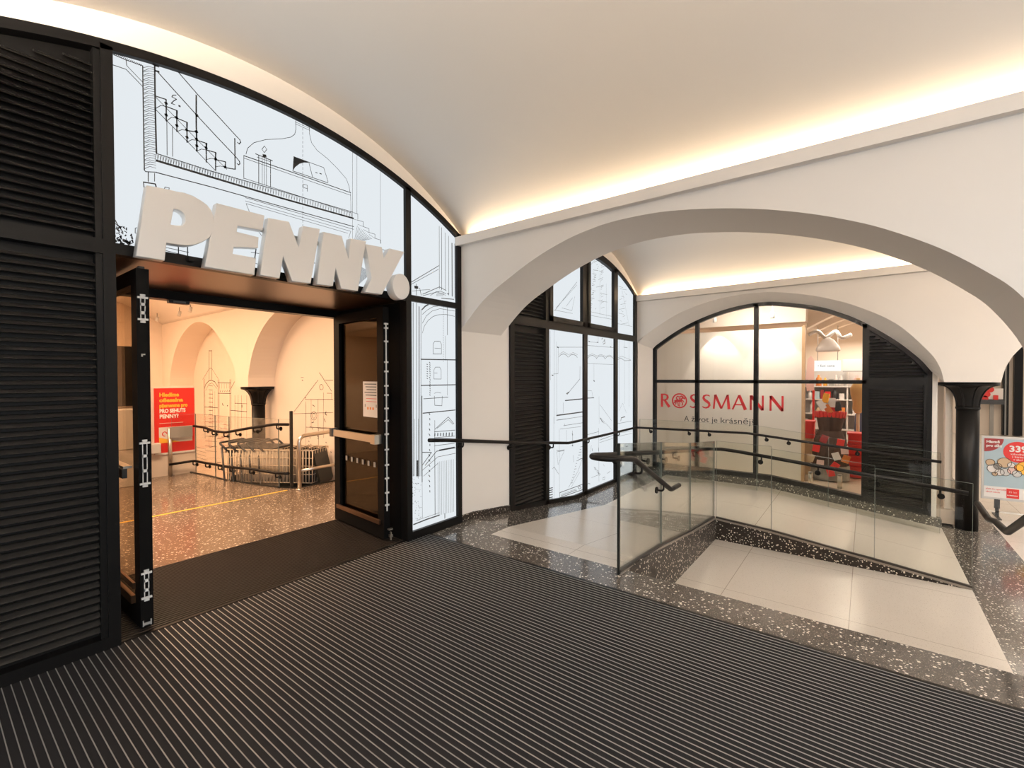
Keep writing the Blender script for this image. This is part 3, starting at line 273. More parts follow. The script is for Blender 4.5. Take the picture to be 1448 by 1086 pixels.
DRAW_LOWER=[[3.0,[3.021,2.334,3.009,0.628]],[6.0,[3.047,2.338,3.035,0.624]],[5.0,[3.091,2.363,3.079,0.616]],[8.0,[3.124,2.308,3.112,0.61]],[4.0,[3.148,2.282,3.136,0.606]],[3.5,[3.166,2.049,3.192,2.12,3.245,2.184,3.312,2.23,3.395,2.257,3.495,2.27,3.627,2.263]],[3.5,[3.166,2.147,3.219,2.226,3.299,2.284,3.41,2.322,3.627,2.321]],[3.5,[3.167,2.235,3.232,2.287,3.313,2.331,3.438,2.356]],[10.0,[3.161,2.283,3.206,2.323,3.246,2.343]],[4.0,[3.31,1.843,3.311,1.944,3.331,1.975,3.407,1.98,3.428,1.95,3.428,1.847,3.31,1.843]],[3.0,[3.331,1.904,3.421,1.904]],[3.5,[3.319,1.584,3.32,1.677,3.34,1.707,3.402,1.708,3.422,1.678,3.422,1.583,3.319,1.584]],[3.0,[3.32,1.646,3.37,1.647]],[3.0,[3.321,1.434,3.362,1.445,3.418,1.436]],[9.0,[3.144,1.783,3.323,1.786,3.639,1.791]],[8.0,[3.143,1.52,3.638,1.52]],[3.0,[3.458,2.348,3.461,2.335]],[3.0,[3.458,2.324,3.46,2.311]],[3.0,[3.458,2.299,3.46,2.286]],[3.0,[3.457,2.274,3.46,2.261]],[3.0,[3.457,2.249,3.46,2.236]],[3.0,[3.457,2.225,3.46,2.212]],[3.0,[3.457,2.2,3.46,2.187]],[3.0,[3.457,2.175,3.46,2.162]],[3.0,[3.457,2.151,3.459,2.137]],[3.0,[3.456,2.126,3.459,2.113]],[3.0,[3.456,2.101,3.459,2.088]],[3.0,[3.456,2.076,3.459,2.063]],[3.0,[3.456,2.052,3.459,2.038]],[3.0,[3.456,2.027,3.459,2.014]],[3.0,[3.456,2.002,3.458,1.989]],[3.0,[3.455,1.977,3.458,1.964]],[3.0,[3.455,1.953,3.458,1.939]],[3.0,[3.455,1.928,3.458,1.915]],[3.0,[3.455,1.903,3.458,1.89]],[3.0,[3.455,1.878,3.458,1.865]],[3.0,[3.455,1.854,3.457,1.84]],[3.0,[3.455,1.829,3.457,1.816]],[3.0,[3.454,1.804,3.457,1.791]],[3.0,[3.454,1.779,3.457,1.766]],[5.0,[3.517,2.366,3.516,2.054]],[3.0,[3.486,2.041,3.486,1.782]],[3.0,[3.513,1.783,3.512,1.408]],[7.0,[3.258,1.756,3.267,1.746]],[7.0,[3.262,1.734,3.267,1.724]],[7.0,[3.261,1.712,3.267,1.702]],[7.0,[3.259,1.69,3.267,1.68]],[7.0,[3.26,1.668,3.267,1.658]],[7.0,[3.26,1.646,3.267,1.636]],[7.0,[3.264,1.624,3.267,1.614]],[7.0,[3.258,1.602,3.266,1.592]],[7.0,[3.265,1.58,3.266,1.57]],[7.0,[3.261,1.558,3.266,1.548]],[7.0,[3.262,1.536,3.266,1.526]],[7.0,[3.26,1.514,3.266,1.504]],[7.0,[3.263,1.492,3.266,1.482]],[7.0,[3.263,1.47,3.266,1.46]],[7.0,[3.261,1.448,3.265,1.438]],[7.0,[3.26,1.426,3.265,1.416]],[6.0,[3.222,1.735,3.235,1.732]],[6.0,[3.222,1.711,3.235,1.708]],[6.0,[3.222,1.688,3.235,1.684]],[6.0,[3.222,1.664,3.235,1.66]],[6.0,[3.222,1.64,3.235,1.636]],[6.0,[3.221,1.616,3.235,1.612]],[6.0,[3.221,1.592,3.234,1.588]],[8.0,[3.166,1.239,3.629,1.245]],[8.0,[3.154,1.413,3.152,0.545]],[5.0,[3.177,1.384,3.521,1.389]],[4.0,[3.324,1.408,3.329,1.311,3.431,1.301,3.436,1.404]],[5.0,[3.332,1.062,3.524,1.177,3.61,1.095]],[4.0,[3.362,1.07,3.523,1.148,3.595,1.091]],[5.0,[3.321,1.036,3.623,1.026]],[11.0,[3.327,0.994,3.329,1.018]],[11.0,[3.368,0.99,3.37,1.015]],[11.0,[3.409,0.986,3.411,1.013]],[11.0,[3.45,0.981,3.453,1.01]],[11.0,[3.492,0.977,3.495,1.008]],[11.0,[3.535,0.973,3.538,1.005]],[11.0,[3.579,0.968,3.581,1.002]],[4.0,[3.321,0.974,3.622,0.961]],[4.0,[3.328,1.155,3.325,0.663]],[4.0,[3.321,0.891,3.615,0.883]],[9.0,[3.391,0.837,3.615,0.84]],[6.0,[3.154,0.844,3.28,0.827,3.157,0.716]],[6.0,[3.192,0.706,3.35,0.83,3.631,0.832]],[4.0,[3.153,0.661,3.37,0.769,3.63,0.772]],[4.0,[3.172,0.6,3.37,0.701]],[6.0,[3.326,0.783,3.326,0.17]],[3.0,[3.152,0.545,3.153,0.182]],[3.0,[3.37,0.716,3.371,0.152]],[3.0,[3.395,0.716,3.395,0.151]],[3.0,[3.419,0.715,3.42,0.149]],[3.0,[3.444,0.715,3.445,0.148]],[3.0,[3.47,0.714,3.47,0.146]],[3.0,[3.495,0.713,3.496,0.145]],[3.0,[3.521,0.713,3.522,0.144]],[3.0,[3.547,0.712,3.547,0.142]],[3.0,[3.573,0.712,3.574,0.141]],[3.0,[3.599,0.711,3.6,0.139]],[4.0,[3.104,0.219,3.102,0.216]],[4.0,[3.136,0.397,3.132,0.403]],[4.0,[3.104,0.305,3.111,0.298]],[4.0,[3.044,0.547,3.04,0.553]],[4.0,[3.101,0.219,3.108,0.222]],[4.0,[3.124,0.473,3.123,0.47]],[4.0,[3.024,0.596,3.029,0.599]],[4.0,[3.057,0.361,3.06,0.369]],[4.0,[3.055,0.429,3.055,0.434]],[4.0,[3.086,0.177,3.084,0.176]],[4.0,[3.028,0.51,3.03,0.516]],[4.0,[3.125,0.189,3.119,0.183]],[4.0,[3.059,0.27,3.063,0.272]],[4.0,[3.098,0.317,3.103,0.32]],[4.0,[3.108,0.168,3.11,0.167]],[4.0,[3.026,0.408,3.024,0.405]],[4.0,[3.099,0.358,3.094,0.357]],[4.0,[3.094,0.543,3.1,0.539]],[4.0,[3.026,0.202,3.021,0.207]],[4.0,[3.104,0.342,3.105,0.34]],[4.0,[3.071,0.484,3.066,0.493]],[4.0,[3.103,0.268,3.104,0.264]],[4.0,[3.059,0.509,3.057,0.503]],[4.0,[3.017,0.405,3.014,0.401]],[4.0,[3.058,0.477,3.056,0.477]],[4.0,[3.112,0.457,3.117,0.463]],[4.0,[3.048,0.589,3.042,0.585]],[4.0,[3.107,0.538,3.102,0.54]],[4.0,[3.107,0.238,3.11,0.235]],[4.0,[3.031,0.452,3.026,0.452]],[4.0,[3.086,0.534,3.082,0.529]],[4.0,[3.015,0.265,3.02,0.256]],[4.0,[3.061,0.373,3.062,0.37]],[4.0,[3.138,0.292,3.135,0.287]],[4.0,[3.074,0.347,3.077,0.355]],[4.0,[3.111,0.31,3.111,0.31]],[4.0,[3.072,0.54,3.072,0.548]],[4.0,[3.076,0.326,3.075,0.325]],[4.0,[3.135,0.195,3.129,0.191]],[4.0,[3.094,0.604,3.091,0.609]],[4.0,[3.022,0.388,3.028,0.389]],[4.0,[3.124,0.292,3.118,0.287]],[4.0,[3.088,0.19,3.091,0.185]],[4.0,[3.055,0.254,3.061,0.247]],[4.0,[3.067,0.275,3.067,0.282]],[4.0,[3.019,0.604,3.014,0.611]],[4.0,[3.075,0.3,3.076,0.302]],[4.0,[3.096,0.483,3.096,0.479]],[4.0,[3.064,0.548,3.07,0.543]],[4.0,[3.059,0.459,3.06,0.457]],[4.0,[3.042,0.635,3.038,0.631]],[4.0,[3.03,0.423,3.026,0.429]],[4.0,[3.034,0.449,3.029,0.458]],[4.0,[3.027,0.56,3.027,0.568]],[4.0,[3.015,0.432,3.014,0.429]],[4.0,[3.019,0.452,3.017,0.46]],[4.0,[3.138,0.516,3.132,0.517]],[4.0,[3.033,0.346,3.03,0.353]],[4.0,[3.018,0.3,3.015,0.296]],[4.0,[3.07,0.191,3.067,0.196]],[7.0,[3.25,1.234,3.261,1.216]],[7.0,[3.258,1.181,3.261,1.163]],[7.0,[3.255,1.128,3.26,1.11]],[7.0,[3.25,1.075,3.26,1.057]],[7.0,[3.246,1.023,3.26,1.004]],[7.0,[3.254,0.969,3.259,0.951]],[7.0,[3.259,0.916,3.259,0.898]],[7.0,[3.252,0.863,3.259,0.845]],[7.0,[3.243,0.812,3.258,0.792]],[7.0,[3.243,0.759,3.258,0.739]],[7.0,[3.243,0.706,3.258,0.686]],[7.0,[3.244,0.652,3.257,0.633]],[7.0,[3.242,0.6,3.257,0.58]],[7.0,[3.242,0.547,3.256,0.527]],[7.0,[3.251,0.492,3.256,0.473]],[7.0,[3.254,0.438,3.256,0.42]],[10.0,[3.037,0.142,3.207,0.151,3.387,0.152]],[3.0,[3.074,0.173,3.387,0.178]],[8.0,[3.466,0.152,3.466,0.098]],[3.0,[3.018,1.192,3.012,0.656]],[3.0,[3.081,0.773,3.079,0.616]],[3.0,[3.082,0.773,3.081,0.616]],[3.0,[3.039,1.191,3.034,0.639]],[3.0,[3.086,0.772,3.085,0.615]],[3.0,[3.088,0.772,3.087,0.615]],[3.0,[3.061,1.189,3.055,0.623]],[3.0,[3.092,0.772,3.091,0.614]],[3.0,[3.094,0.771,3.092,0.614]],[3.0,[3.083,1.187,3.078,0.606]],[3.0,[3.097,0.771,3.096,0.613]],[3.0,[3.099,0.771,3.098,0.613]],[3.0,[3.106,1.186,3.1,0.589]],[3.0,[3.103,0.77,3.102,0.612]]]
DRAW_FAR=[[4.4,[5.66,2.553,6.302,3.066]],[3.3,[5.699,2.598,6.302,3.022]],[3.3,[5.641,2.561,6.17,2.567]],[3.3,[5.857,2.617,6.149,2.608,6.236,2.836]],[3.3,[5.98,2.653,6.17,2.806]],[4.4,[7.034,3.54,6.906,3.503]],[3.3,[7.117,3.509,7.276,3.515]],[4.4,[6.876,3.479,6.902,3.472]],[3.3,[7.107,3.524,7.113,3.503]],[4.4,[6.989,3.47,6.958,3.452]],[3.3,[7.254,3.521,7.113,3.472]],[4.4,[7.023,3.446,7.011,3.432]],[3.3,[7.239,3.486,7.113,3.441]],[4.4,[7.006,3.412,6.98,3.395]],[3.3,[7.05,3.372,7.215,3.378]],[4.4,[6.83,3.349,7.013,3.37]],[3.3,[7.221,3.42,7.113,3.379]],[4.4,[6.857,3.323,6.867,3.313]],[3.3,[7.191,3.383,7.113,3.347]],[4.4,[6.809,3.284,6.952,3.298]],[3.3,[7.168,3.348,7.113,3.316]],[4.4,[6.937,3.276,6.856,3.251]],[3.3,[7.119,3.26,7.02,3.219]],[4.4,[6.938,3.246,6.857,3.221]],[3.3,[7.199,3.29,7.113,3.254]],[4.4,[6.818,3.195,6.913,3.2]],[3.3,[7.18,3.256,7.113,3.223]],[4.4,[6.919,3.182,6.837,3.157]],[3.3,[7.106,3.212,7.113,3.192]],[4.4,[6.845,3.139,6.817,3.123]],[3.3,[7.214,3.15,6.94,3.084]],[4.4,[6.88,3.114,6.789,3.088]],[3.3,[7.205,3.165,7.113,3.129]],[4.4,[6.742,3.063,6.772,3.056]],[3.3,[7.174,3.129,7.113,3.098]],[4.4,[6.727,3.03,6.789,3.028]],[3.3,[7.156,3.095,7.113,3.067]],[4.4,[6.82,3.014,6.91,3.016]],[3.3,[7.081,3.005,7.352,3.019]],[4.4,[6.862,2.99,6.8,2.969]],[3.3,[7.12,3.027,7.113,3.004]],[4.4,[6.856,2.959,6.773,2.935]],[3.3,[7.141,2.999,7.113,2.973]],[4.4,[6.852,2.928,6.861,2.917]],[3.3,[7.206,2.976,7.113,2.942]],[4.4,[6.734,2.882,6.878,2.889]],[3.3,[7.002,2.87,7.358,2.892]],[4.4,[6.796,2.86,6.758,2.843]],[3.3,[7.17,2.909,7.113,2.88]],[4.4,[6.675,2.814,6.739,2.81]],[3.3,[7.229,2.885,7.113,2.848]],[4.4,[6.712,2.789,6.81,2.789]],[3.3,[7.131,2.841,7.113,2.817]],[4.4,[6.791,2.768,6.674,2.743]],[3.3,[6.947,2.74,6.907,2.712]],[4.4,[6.608,2.716,6.786,2.726]],[3.3,[7.246,2.792,7.113,2.755]],[3.3,[6.697,3.382,6.895,3.513]],[3.3,[6.673,2.598,7.545,2.614]],[3.3,[6.697,2.658,7.545,2.664]],[2.8,[7.076,3.334,7.076,2.64]],[2.8,[7.318,3.205,7.33,2.606]],[3.3,[7.816,3.233,8.005,3.241]],[3.3,[7.875,3.198,8.168,3.221]],[3.3,[8.047,3.179,8.084,3.163]],[3.3,[8.112,3.143,8.188,3.133]],[3.3,[7.928,3.073,8.067,3.071]],[3.3,[7.972,3.035,7.852,2.998]],[3.3,[8.146,3.013,8.063,2.981]],[3.3,[8.136,2.967,7.893,2.915]],[3.3,[8.013,2.907,8.006,2.885]],[3.3,[8.098,2.872,7.838,2.821]],[3.3,[7.929,2.808,8.015,2.797]],[3.3,[7.811,2.751,8.045,2.755]],[3.3,[8.101,2.737,7.988,2.705]],[3.3,[8.063,2.689,8.069,2.668]],[3.3,[7.872,2.626,7.956,2.613]],[3.3,[8.22,2.613,7.95,2.568]],[3.3,[7.781,2.56,8.423,2.564]],[3.3,[7.964,3.177,8.288,2.552]],[3.9,[5.685,2.11,6.48,2.107,7.625,2.12,8.409,2.064]],[3.9,[5.759,2.035,6.48,2.071]],[3.3,[5.746,1.817,6.509,1.821,6.848,1.818,7.682,1.82,8.409,1.812]],[5.5,[5.771,1.897,5.835,1.932,5.912,1.943,5.991,1.927,6.025,1.901]],[3.3,[5.771,1.93,5.899,1.975,6.031,1.942]],[5.5,[6.044,1.899,6.111,1.935,6.194,1.947,6.278,1.93,6.315,1.903]],[3.3,[6.044,1.933,6.18,1.977,6.32,1.946]],[5.5,[6.335,1.901,6.407,1.939,6.495,1.951,6.584,1.934,6.624,1.906]],[3.3,[6.335,1.936,6.48,1.978,6.63,1.95]],[5.5,[6.645,1.903,6.722,1.942,6.817,1.955,6.913,1.937,6.955,1.908]],[3.3,[6.645,1.94,6.801,1.98,6.961,1.954]],[5.5,[6.945,1.905,7.027,1.946,7.128,1.959,7.23,1.94,7.276,1.911]],[3.3,[6.945,1.943,7.111,1.982,7.282,1.958]],[5.5,[7.265,1.908,7.353,1.95,7.46,1.963,7.57,1.944,7.618,1.913]],[3.3,[7.265,1.947,7.442,1.984,7.625,1.962]],[5.5,[7.758,1.906,7.913,1.947,8.074,1.902,8.366,1.915]],[3.3,[7.758,1.939,7.953,1.979,8.366,1.924]],[3.3,[5.759,2.035,5.751,1.652,5.622,1.644]],[13.2,[5.726,2.036,5.761,2.03]],[11.0,[5.581,1.63,5.618,1.625]],[3.3,[5.648,2.303,5.645,0.932]],[3.3,[5.709,2.111,5.715,1.032]],[3.3,[5.54,2.256,5.545,1.56]],[3.3,[6.864,1.821,6.865,1.522]],[11.0,[6.849,1.545,6.887,1.53]],[5.5,[6.003,1.339,6.249,1.486,6.392,1.569,6.398,1.769]],[13.2,[5.99,1.354,6.057,1.372]],[13.2,[5.95,1.252,6.509,1.257]],[8.8,[6.599,1.263,6.865,1.26]],[3.3,[6.615,1.39,6.785,1.375,6.833,1.269]],[14.3,[5.707,1.046,6.193,1.048,6.494,1.05]],[7.7,[5.95,1.084,6.509,1.086,7.045,1.078]],[4.4,[5.707,0.977,6.479,0.979,7.045,1.04]],[4.4,[5.893,1.222,5.892,1.074]],[3.3,[7.044,1.277,7.051,0.818]],[3.3,[7.078,1.138,7.535,0.827]],[4.4,[7.078,0.908,7.249,0.802]],[3.3,[6.66,2.307,7.017,2.318,7.017,2.174,6.676,2.169,6.66,2.307]],[9.9,[6.685,2.177,6.722,2.174]],[9.9,[6.978,2.179,7.017,2.177]],[7.7,[7.184,2.261,7.142,2.243]],[7.7,[7.148,2.246,7.153,2.231]],[7.7,[7.27,2.241,7.23,2.223]],[7.7,[7.26,2.228,7.266,2.213]],[7.7,[7.215,2.213,7.259,2.2]],[7.7,[7.202,2.2,7.188,2.184]],[7.7,[7.273,2.192,7.255,2.175]],[7.7,[7.273,2.179,7.197,2.16]],[7.7,[7.424,2.324,7.503,2.274]],[8.8,[7.467,2.128,7.511,2.126]],[5.5,[8.033,2.149,8.196,2.149]],[3.3,[7.854,2.37,7.857,1.05]],[3.3,[8.072,2.353,8.084,1.106]],[3.3,[8.279,2.367,8.284,1.028]],[12.1,[7.908,0.798,7.936,0.854,8.097,0.863]],[3.3,[7.837,0.985,7.995,1.118,8.158,0.932]],[4.4,[7.76,0.76,8.413,0.76]],[4.4,[5.901,0.882,6.494,0.879]],[4.4,[5.937,0.873,5.925,0.911]],[3.3,[5.805,0.84,6.439,0.823]],[5.5,[5.712,0.978,5.974,0.977]],[3.3,[5.632,1.026,5.636,-0.143]],[3.3,[5.782,0.843,5.785,-0.1]],[5.5,[6.162,0.782,6.169,0.562]],[11.0,[6.149,0.558,6.179,0.55]],[9.9,[6.154,0.738,6.174,0.716]],[3.3,[5.986,0.811,5.993,0.621]],[3.3,[5.711,0.518,5.924,0.509,5.746,0.328,5.711,0.518]],[4.4,[5.597,0.29,5.642,0.307,5.769,0.182]],[5.5,[5.711,0.542,5.781,0.521,5.924,0.521]],[4.4,[6.412,0.506,6.481,0.503]],[4.4,[6.387,0.466,6.437,0.465]],[4.4,[6.363,0.425,6.444,0.42]],[4.4,[6.339,0.385,6.416,0.38]],[4.4,[6.315,0.344,6.357,0.344]],[4.4,[6.291,0.304,6.368,0.299]],[4.4,[6.268,0.265,6.304,0.264]],[4.4,[6.244,0.225,6.275,0.225]],[4.4,[6.22,0.186,6.284,0.181]],[4.4,[6.197,0.146,6.238,0.145]],[4.4,[6.174,0.107,6.227,0.104]],[4.4,[6.151,0.069,6.209,0.064]],[4.4,[6.128,0.03,6.155,0.03]],[4.4,[6.105,-0.008,6.168,-0.015]],[3.9,[6.047,-0.063,6.331,0.134,6.48,0.311]],[3.3,[6.122,-0.077,6.385,0.112]],[6.6,[6.358,0.315,6.48,0.317]],[4.4,[6.187,0.404,6.2,0.298]],[7.7,[5.796,-0.092,6.494,-0.095,6.793,-0.087,6.793,-0.164,6.521,-0.181,5.796,-0.164,5.796,-0.092]],[4.4,[5.827,-0.146,6.304,-0.152]],[5.5,[5.839,-0.142,5.851,-0.119]],[5.5,[5.865,-0.142,5.877,-0.12]],[5.5,[5.892,-0.143,5.904,-0.12]],[5.5,[5.918,-0.143,5.931,-0.12]],[5.5,[5.945,-0.144,5.958,-0.12]],[5.5,[5.972,-0.144,5.985,-0.12]],[5.5,[5.999,-0.144,6.012,-0.12]],[5.5,[6.027,-0.145,6.039,-0.12]],[5.5,[6.054,-0.145,6.067,-0.12]],[5.5,[6.082,-0.146,6.095,-0.12]],[5.5,[6.11,-0.146,6.122,-0.12]],[5.5,[6.138,-0.146,6.151,-0.12]],[5.5,[6.166,-0.147,6.179,-0.12]],[5.5,[6.194,-0.147,6.207,-0.12]],[5.5,[6.223,-0.148,6.236,-0.12]],[5.5,[6.251,-0.148,6.265,-0.12]],[6.6,[6.331,-0.117,6.398,-0.11,6.439,-0.145,6.371,-0.151,6.331,-0.117]],[5.5,[6.648,-0.13,6.677,-0.115,6.735,-0.139]],[9.9,[5.485,0.026,5.601,0.019]],[9.9,[5.485,-0.004,5.6,-0.012]],[9.9,[5.485,-0.034,5.6,-0.042]],[9.9,[5.485,-0.069,5.6,-0.079]],[9.9,[5.485,-0.105,5.6,-0.115]],[9.9,[5.485,-0.129,5.6,-0.139]],[9.9,[5.507,0.016,5.511,-0.015]],[9.9,[5.507,-0.044,5.511,-0.075]],[9.9,[5.507,-0.104,5.511,-0.135]],[4.4,[6.606,0.673,7.034,0.687]],[4.4,[7.034,0.744,7.044,-0.154]],[5.5,[7.065,0.541,7.641,0.569]],[3.3,[7.065,0.499,7.642,0.516]],[3.3,[7.08,0.925,7.538,0.669]],[9.9,[7.105,0.901,7.175,0.832]],[9.9,[6.634,0.589,6.691,0.589]],[7.7,[6.802,0.432,6.808,0.389]],[3.3,[6.691,0.294,6.778,0.49]],[9.9,[7.034,0.417,7.034,0.36]],[4.4,[6.862,0.117,6.9,0.1]],[4.4,[6.88,0.106,6.94,0.085]],[4.4,[6.929,0.09,6.911,0.081]],[4.4,[6.882,0.088,6.924,0.071]],[4.4,[6.922,0.074,6.916,0.063]],[4.4,[6.911,0.067,6.991,0.043]],[4.4,[6.973,0.049,7.023,0.029]],[4.4,[7.011,0.034,7.026,0.02]],[4.4,[6.967,0.033,6.972,0.02]],[4.4,[6.974,0.023,7.013,0.005]],[4.4,[7.006,0.009,7.032,-0.006]],[4.4,[7.003,0.001,7.074,-0.022]],[4.4,[7.008,-0.008,7.05,-0.026]],[4.4,[7.077,-0.028,7.094,-0.042]],[4.4,[7.034,-0.029,7.054,-0.044]],[4.4,[7.094,-0.048,7.045,-0.051]],[4.4,[7.176,-0.12,7.272,-0.115,7.256,-0.156,7.176,-0.149]],[3.3,[6.778,-0.043,7.035,-0.038]],[4.4,[7.354,-0.07,7.471,-0.052]],[3.3,[7.208,0.106,7.256,0.07]],[6.6,[7.112,0.586,7.131,0.58]],[6.6,[7.175,0.588,7.194,0.582]],[6.6,[7.239,0.591,7.259,0.584]],[6.6,[7.304,0.593,7.324,0.586]],[6.6,[7.37,0.595,7.39,0.588]],[6.6,[7.436,0.597,7.456,0.59]],[6.6,[7.504,0.599,7.524,0.593]],[6.6,[7.572,0.601,7.593,0.595]],[3.3,[7.747,0.528,8.43,0.522]],[3.3,[7.747,0.589,8.429,0.571]],[5.5,[8.04,0.325,8.022,0.202]],[9.9,[8.135,0.298,8.213,0.297]],[3.3,[8.004,-0.077,8.136,-0.074]]]
DRAW_NICHE=[[10.4,[12.153,1.581,12.146,0.2]],[10.4,[12.096,1.581,12.09,0.205]],[13.0,[11.816,2.232,11.836,1.565]],[13.0,[11.662,2.226,11.681,1.566]],[13.0,[11.816,2.216,11.662,2.21]],[7.8,[12.218,1.565,11.813,1.813,11.696,1.827,11.328,1.581]],[15.6,[12.103,1.36,12.036,1.455,11.86,1.534,11.704,1.55,11.516,1.514,11.37,1.415]],[7.8,[12.04,1.314,11.862,1.456,11.668,1.489,11.408,1.369]],[10.4,[11.343,1.566,11.38,0.26]],[10.4,[11.284,1.566,11.321,0.265]],[10.4,[10.726,1.567,10.759,0.309]],[10.4,[10.672,1.567,10.705,0.313]],[10.4,[11.345,1.496,10.694,1.494]],[10.4,[11.352,1.264,10.7,1.268]],[10.4,[10.698,1.363,10.492,1.524]],[15.6,[11.226,1.296,11.204,1.327]],[7.8,[11.272,1.476,11.275,1.371]],[15.6,[11.111,1.298,11.089,1.328]],[7.8,[11.142,1.477,11.145,1.372]],[15.6,[10.997,1.3,10.975,1.33]],[7.8,[11.014,1.477,11.017,1.374]],[15.6,[10.885,1.302,10.863,1.332]],[7.8,[10.887,1.478,10.89,1.376]],[15.6,[10.774,1.304,10.753,1.334]],[7.8,[10.763,1.479,10.766,1.377]],[10.4,[12.116,0.933,11.383,0.939]],[10.4,[10.709,0.913,9.931,0.917]],[7.8,[10.486,1.237,10.509,0.346]],[7.8,[10.335,1.241,10.357,0.358]],[7.8,[10.174,1.244,10.195,0.37]],[7.8,[9.935,1.249,9.956,0.389]],[7.8,[11.863,1.425,11.632,1.421]],[7.8,[11.866,1.332,11.634,1.329]],[7.8,[11.869,1.239,11.637,1.237]],[7.8,[11.871,1.145,11.64,1.145]],[7.8,[11.874,1.051,11.642,1.052]],[7.8,[11.877,0.958,11.645,0.96]],[7.8,[11.88,0.864,11.648,0.868]],[7.8,[11.883,0.771,11.651,0.775]],[7.8,[11.885,0.677,11.653,0.683]],[7.8,[11.888,0.583,11.656,0.59]],[7.8,[11.891,0.489,11.659,0.498]],[7.8,[11.894,0.395,11.661,0.405]],[6.5,[11.789,1.302,11.82,0.245]],[6.5,[11.65,1.304,11.681,0.255]],[6.5,[11.522,1.306,11.552,0.265]],[20.8,[11.125,1.045,11.084,1.001]],[18.2,[10.879,1.0,10.844,1.01]],[20.8,[10.153,1.048,10.154,0.998]],[7.8,[10.503,1.071,9.927,1.078]],[6.5,[12.086,0.606,11.429,0.624]],[6.5,[11.246,0.593,10.786,0.591]],[6.5,[12.089,0.492,11.432,0.515]],[6.5,[11.249,0.502,10.789,0.503]],[6.5,[12.093,0.378,11.435,0.405]],[6.5,[11.251,0.412,10.791,0.415]],[6.5,[12.096,0.264,11.438,0.295]],[6.5,[11.254,0.321,10.793,0.327]],[6.5,[12.1,0.15,11.441,0.185]],[6.5,[11.256,0.231,10.796,0.239]],[6.5,[12.103,0.036,11.445,0.075]],[6.5,[11.259,0.14,10.798,0.151]],[6.5,[12.107,-0.079,11.448,-0.035]],[6.5,[11.261,0.049,10.8,0.062]],[7.8,[11.898,0.273,11.588,0.311,11.557,0.084,11.866,0.01,11.898,0.273]],[7.8,[11.257,0.201,10.865,0.248,10.87,0.026,11.227,-0.038,11.257,0.201]],[10.4,[11.44,0.246,10.862,0.351]],[13.0,[11.455,-0.289,11.233,-0.249]],[20.8,[10.469,-0.18,10.39,-0.179]],[6.5,[12.729,-0.036,12.065,-0.04]],[6.5,[12.732,-0.115,12.068,-0.122]],[6.5,[12.735,-0.194,12.07,-0.205]],[6.5,[12.737,-0.273,12.073,-0.287]],[6.5,[12.74,-0.352,12.075,-0.37]]]
DRAW_ALCOVE=[[7.2,[8.082,0.985,7.263,1.559]],[9.6,[7.219,1.684,6.857,1.382]],[7.2,[7.035,1.559,6.815,1.56]],[7.2,[7.813,1.605,7.722,1.605]],[14.4,[7.777,1.562,7.745,1.553]],[7.2,[7.102,1.446,7.109,1.426,7.128,1.409,7.154,1.402,7.181,1.404,7.204,1.415,7.217,1.434,7.217,1.456,7.204,1.475,7.18,1.487,7.153,1.49,7.127,1.482,7.109,1.467,7.102,1.446]],[7.2,[7.306,0.962,7.318,0.928,7.348,0.901,7.39,0.887,7.435,0.889,7.473,0.906,7.494,0.935,7.493,0.97,7.472,1.001,7.434,1.022,7.388,1.029,7.346,1.018,7.317,0.994,7.306,0.962]],[7.2,[7.349,0.96,7.355,0.941,7.372,0.927,7.395,0.919,7.42,0.92,7.44,0.929,7.451,0.945,7.451,0.964,7.439,0.981,7.419,0.993,7.394,0.996,7.371,0.991,7.355,0.978,7.349,0.96]],[7.2,[7.683,1.227,6.82,1.251]],[14.4,[7.691,1.263,7.66,1.251]],[6.0,[8.082,0.961,6.822,1.041]],[6.0,[7.535,0.764,6.826,0.764]],[6.0,[7.1,1.356,7.111,0.609]],[6.0,[6.998,1.347,6.858,1.349,6.859,1.25]],[6.0,[7.483,1.233,7.491,0.766]],[6.0,[7.268,1.239,7.27,0.597]],[14.4,[7.022,1.043,7.056,1.008,7.007,0.988]],[12.0,[7.441,1.141,7.377,1.12]],[12.0,[7.085,0.927,7.045,0.873]],[12.0,[7.402,0.853,7.468,0.838]],[14.4,[7.509,0.471,7.492,0.46]],[14.4,[7.205,0.681,7.189,0.67]],[14.4,[7.569,0.635,7.551,0.624]],[14.4,[7.04,0.544,7.024,0.533]],[14.4,[6.896,0.399,6.88,0.389]],[14.4,[6.89,0.767,6.875,0.756]],[14.4,[7.464,0.74,7.447,0.729]],[14.4,[7.282,0.588,7.266,0.577]],[14.4,[7.571,0.458,7.553,0.447]],[14.4,[7.536,0.582,7.519,0.571]],[14.4,[7.424,0.34,7.407,0.329]],[14.4,[7.292,0.627,7.275,0.616]],[14.4,[7.575,0.518,7.558,0.507]],[14.4,[7.143,0.43,7.127,0.42]],[6.0,[7.665,0.75,6.849,0.787]],[6.0,[7.406,0.411,7.043,0.339,7.043,0.399,7.406,0.411]],[7.2,[7.733,0.27,6.858,0.179]],[6.0,[7.258,0.76,7.264,0.378]],[6.0,[7.658,1.191,7.673,0.276]]]
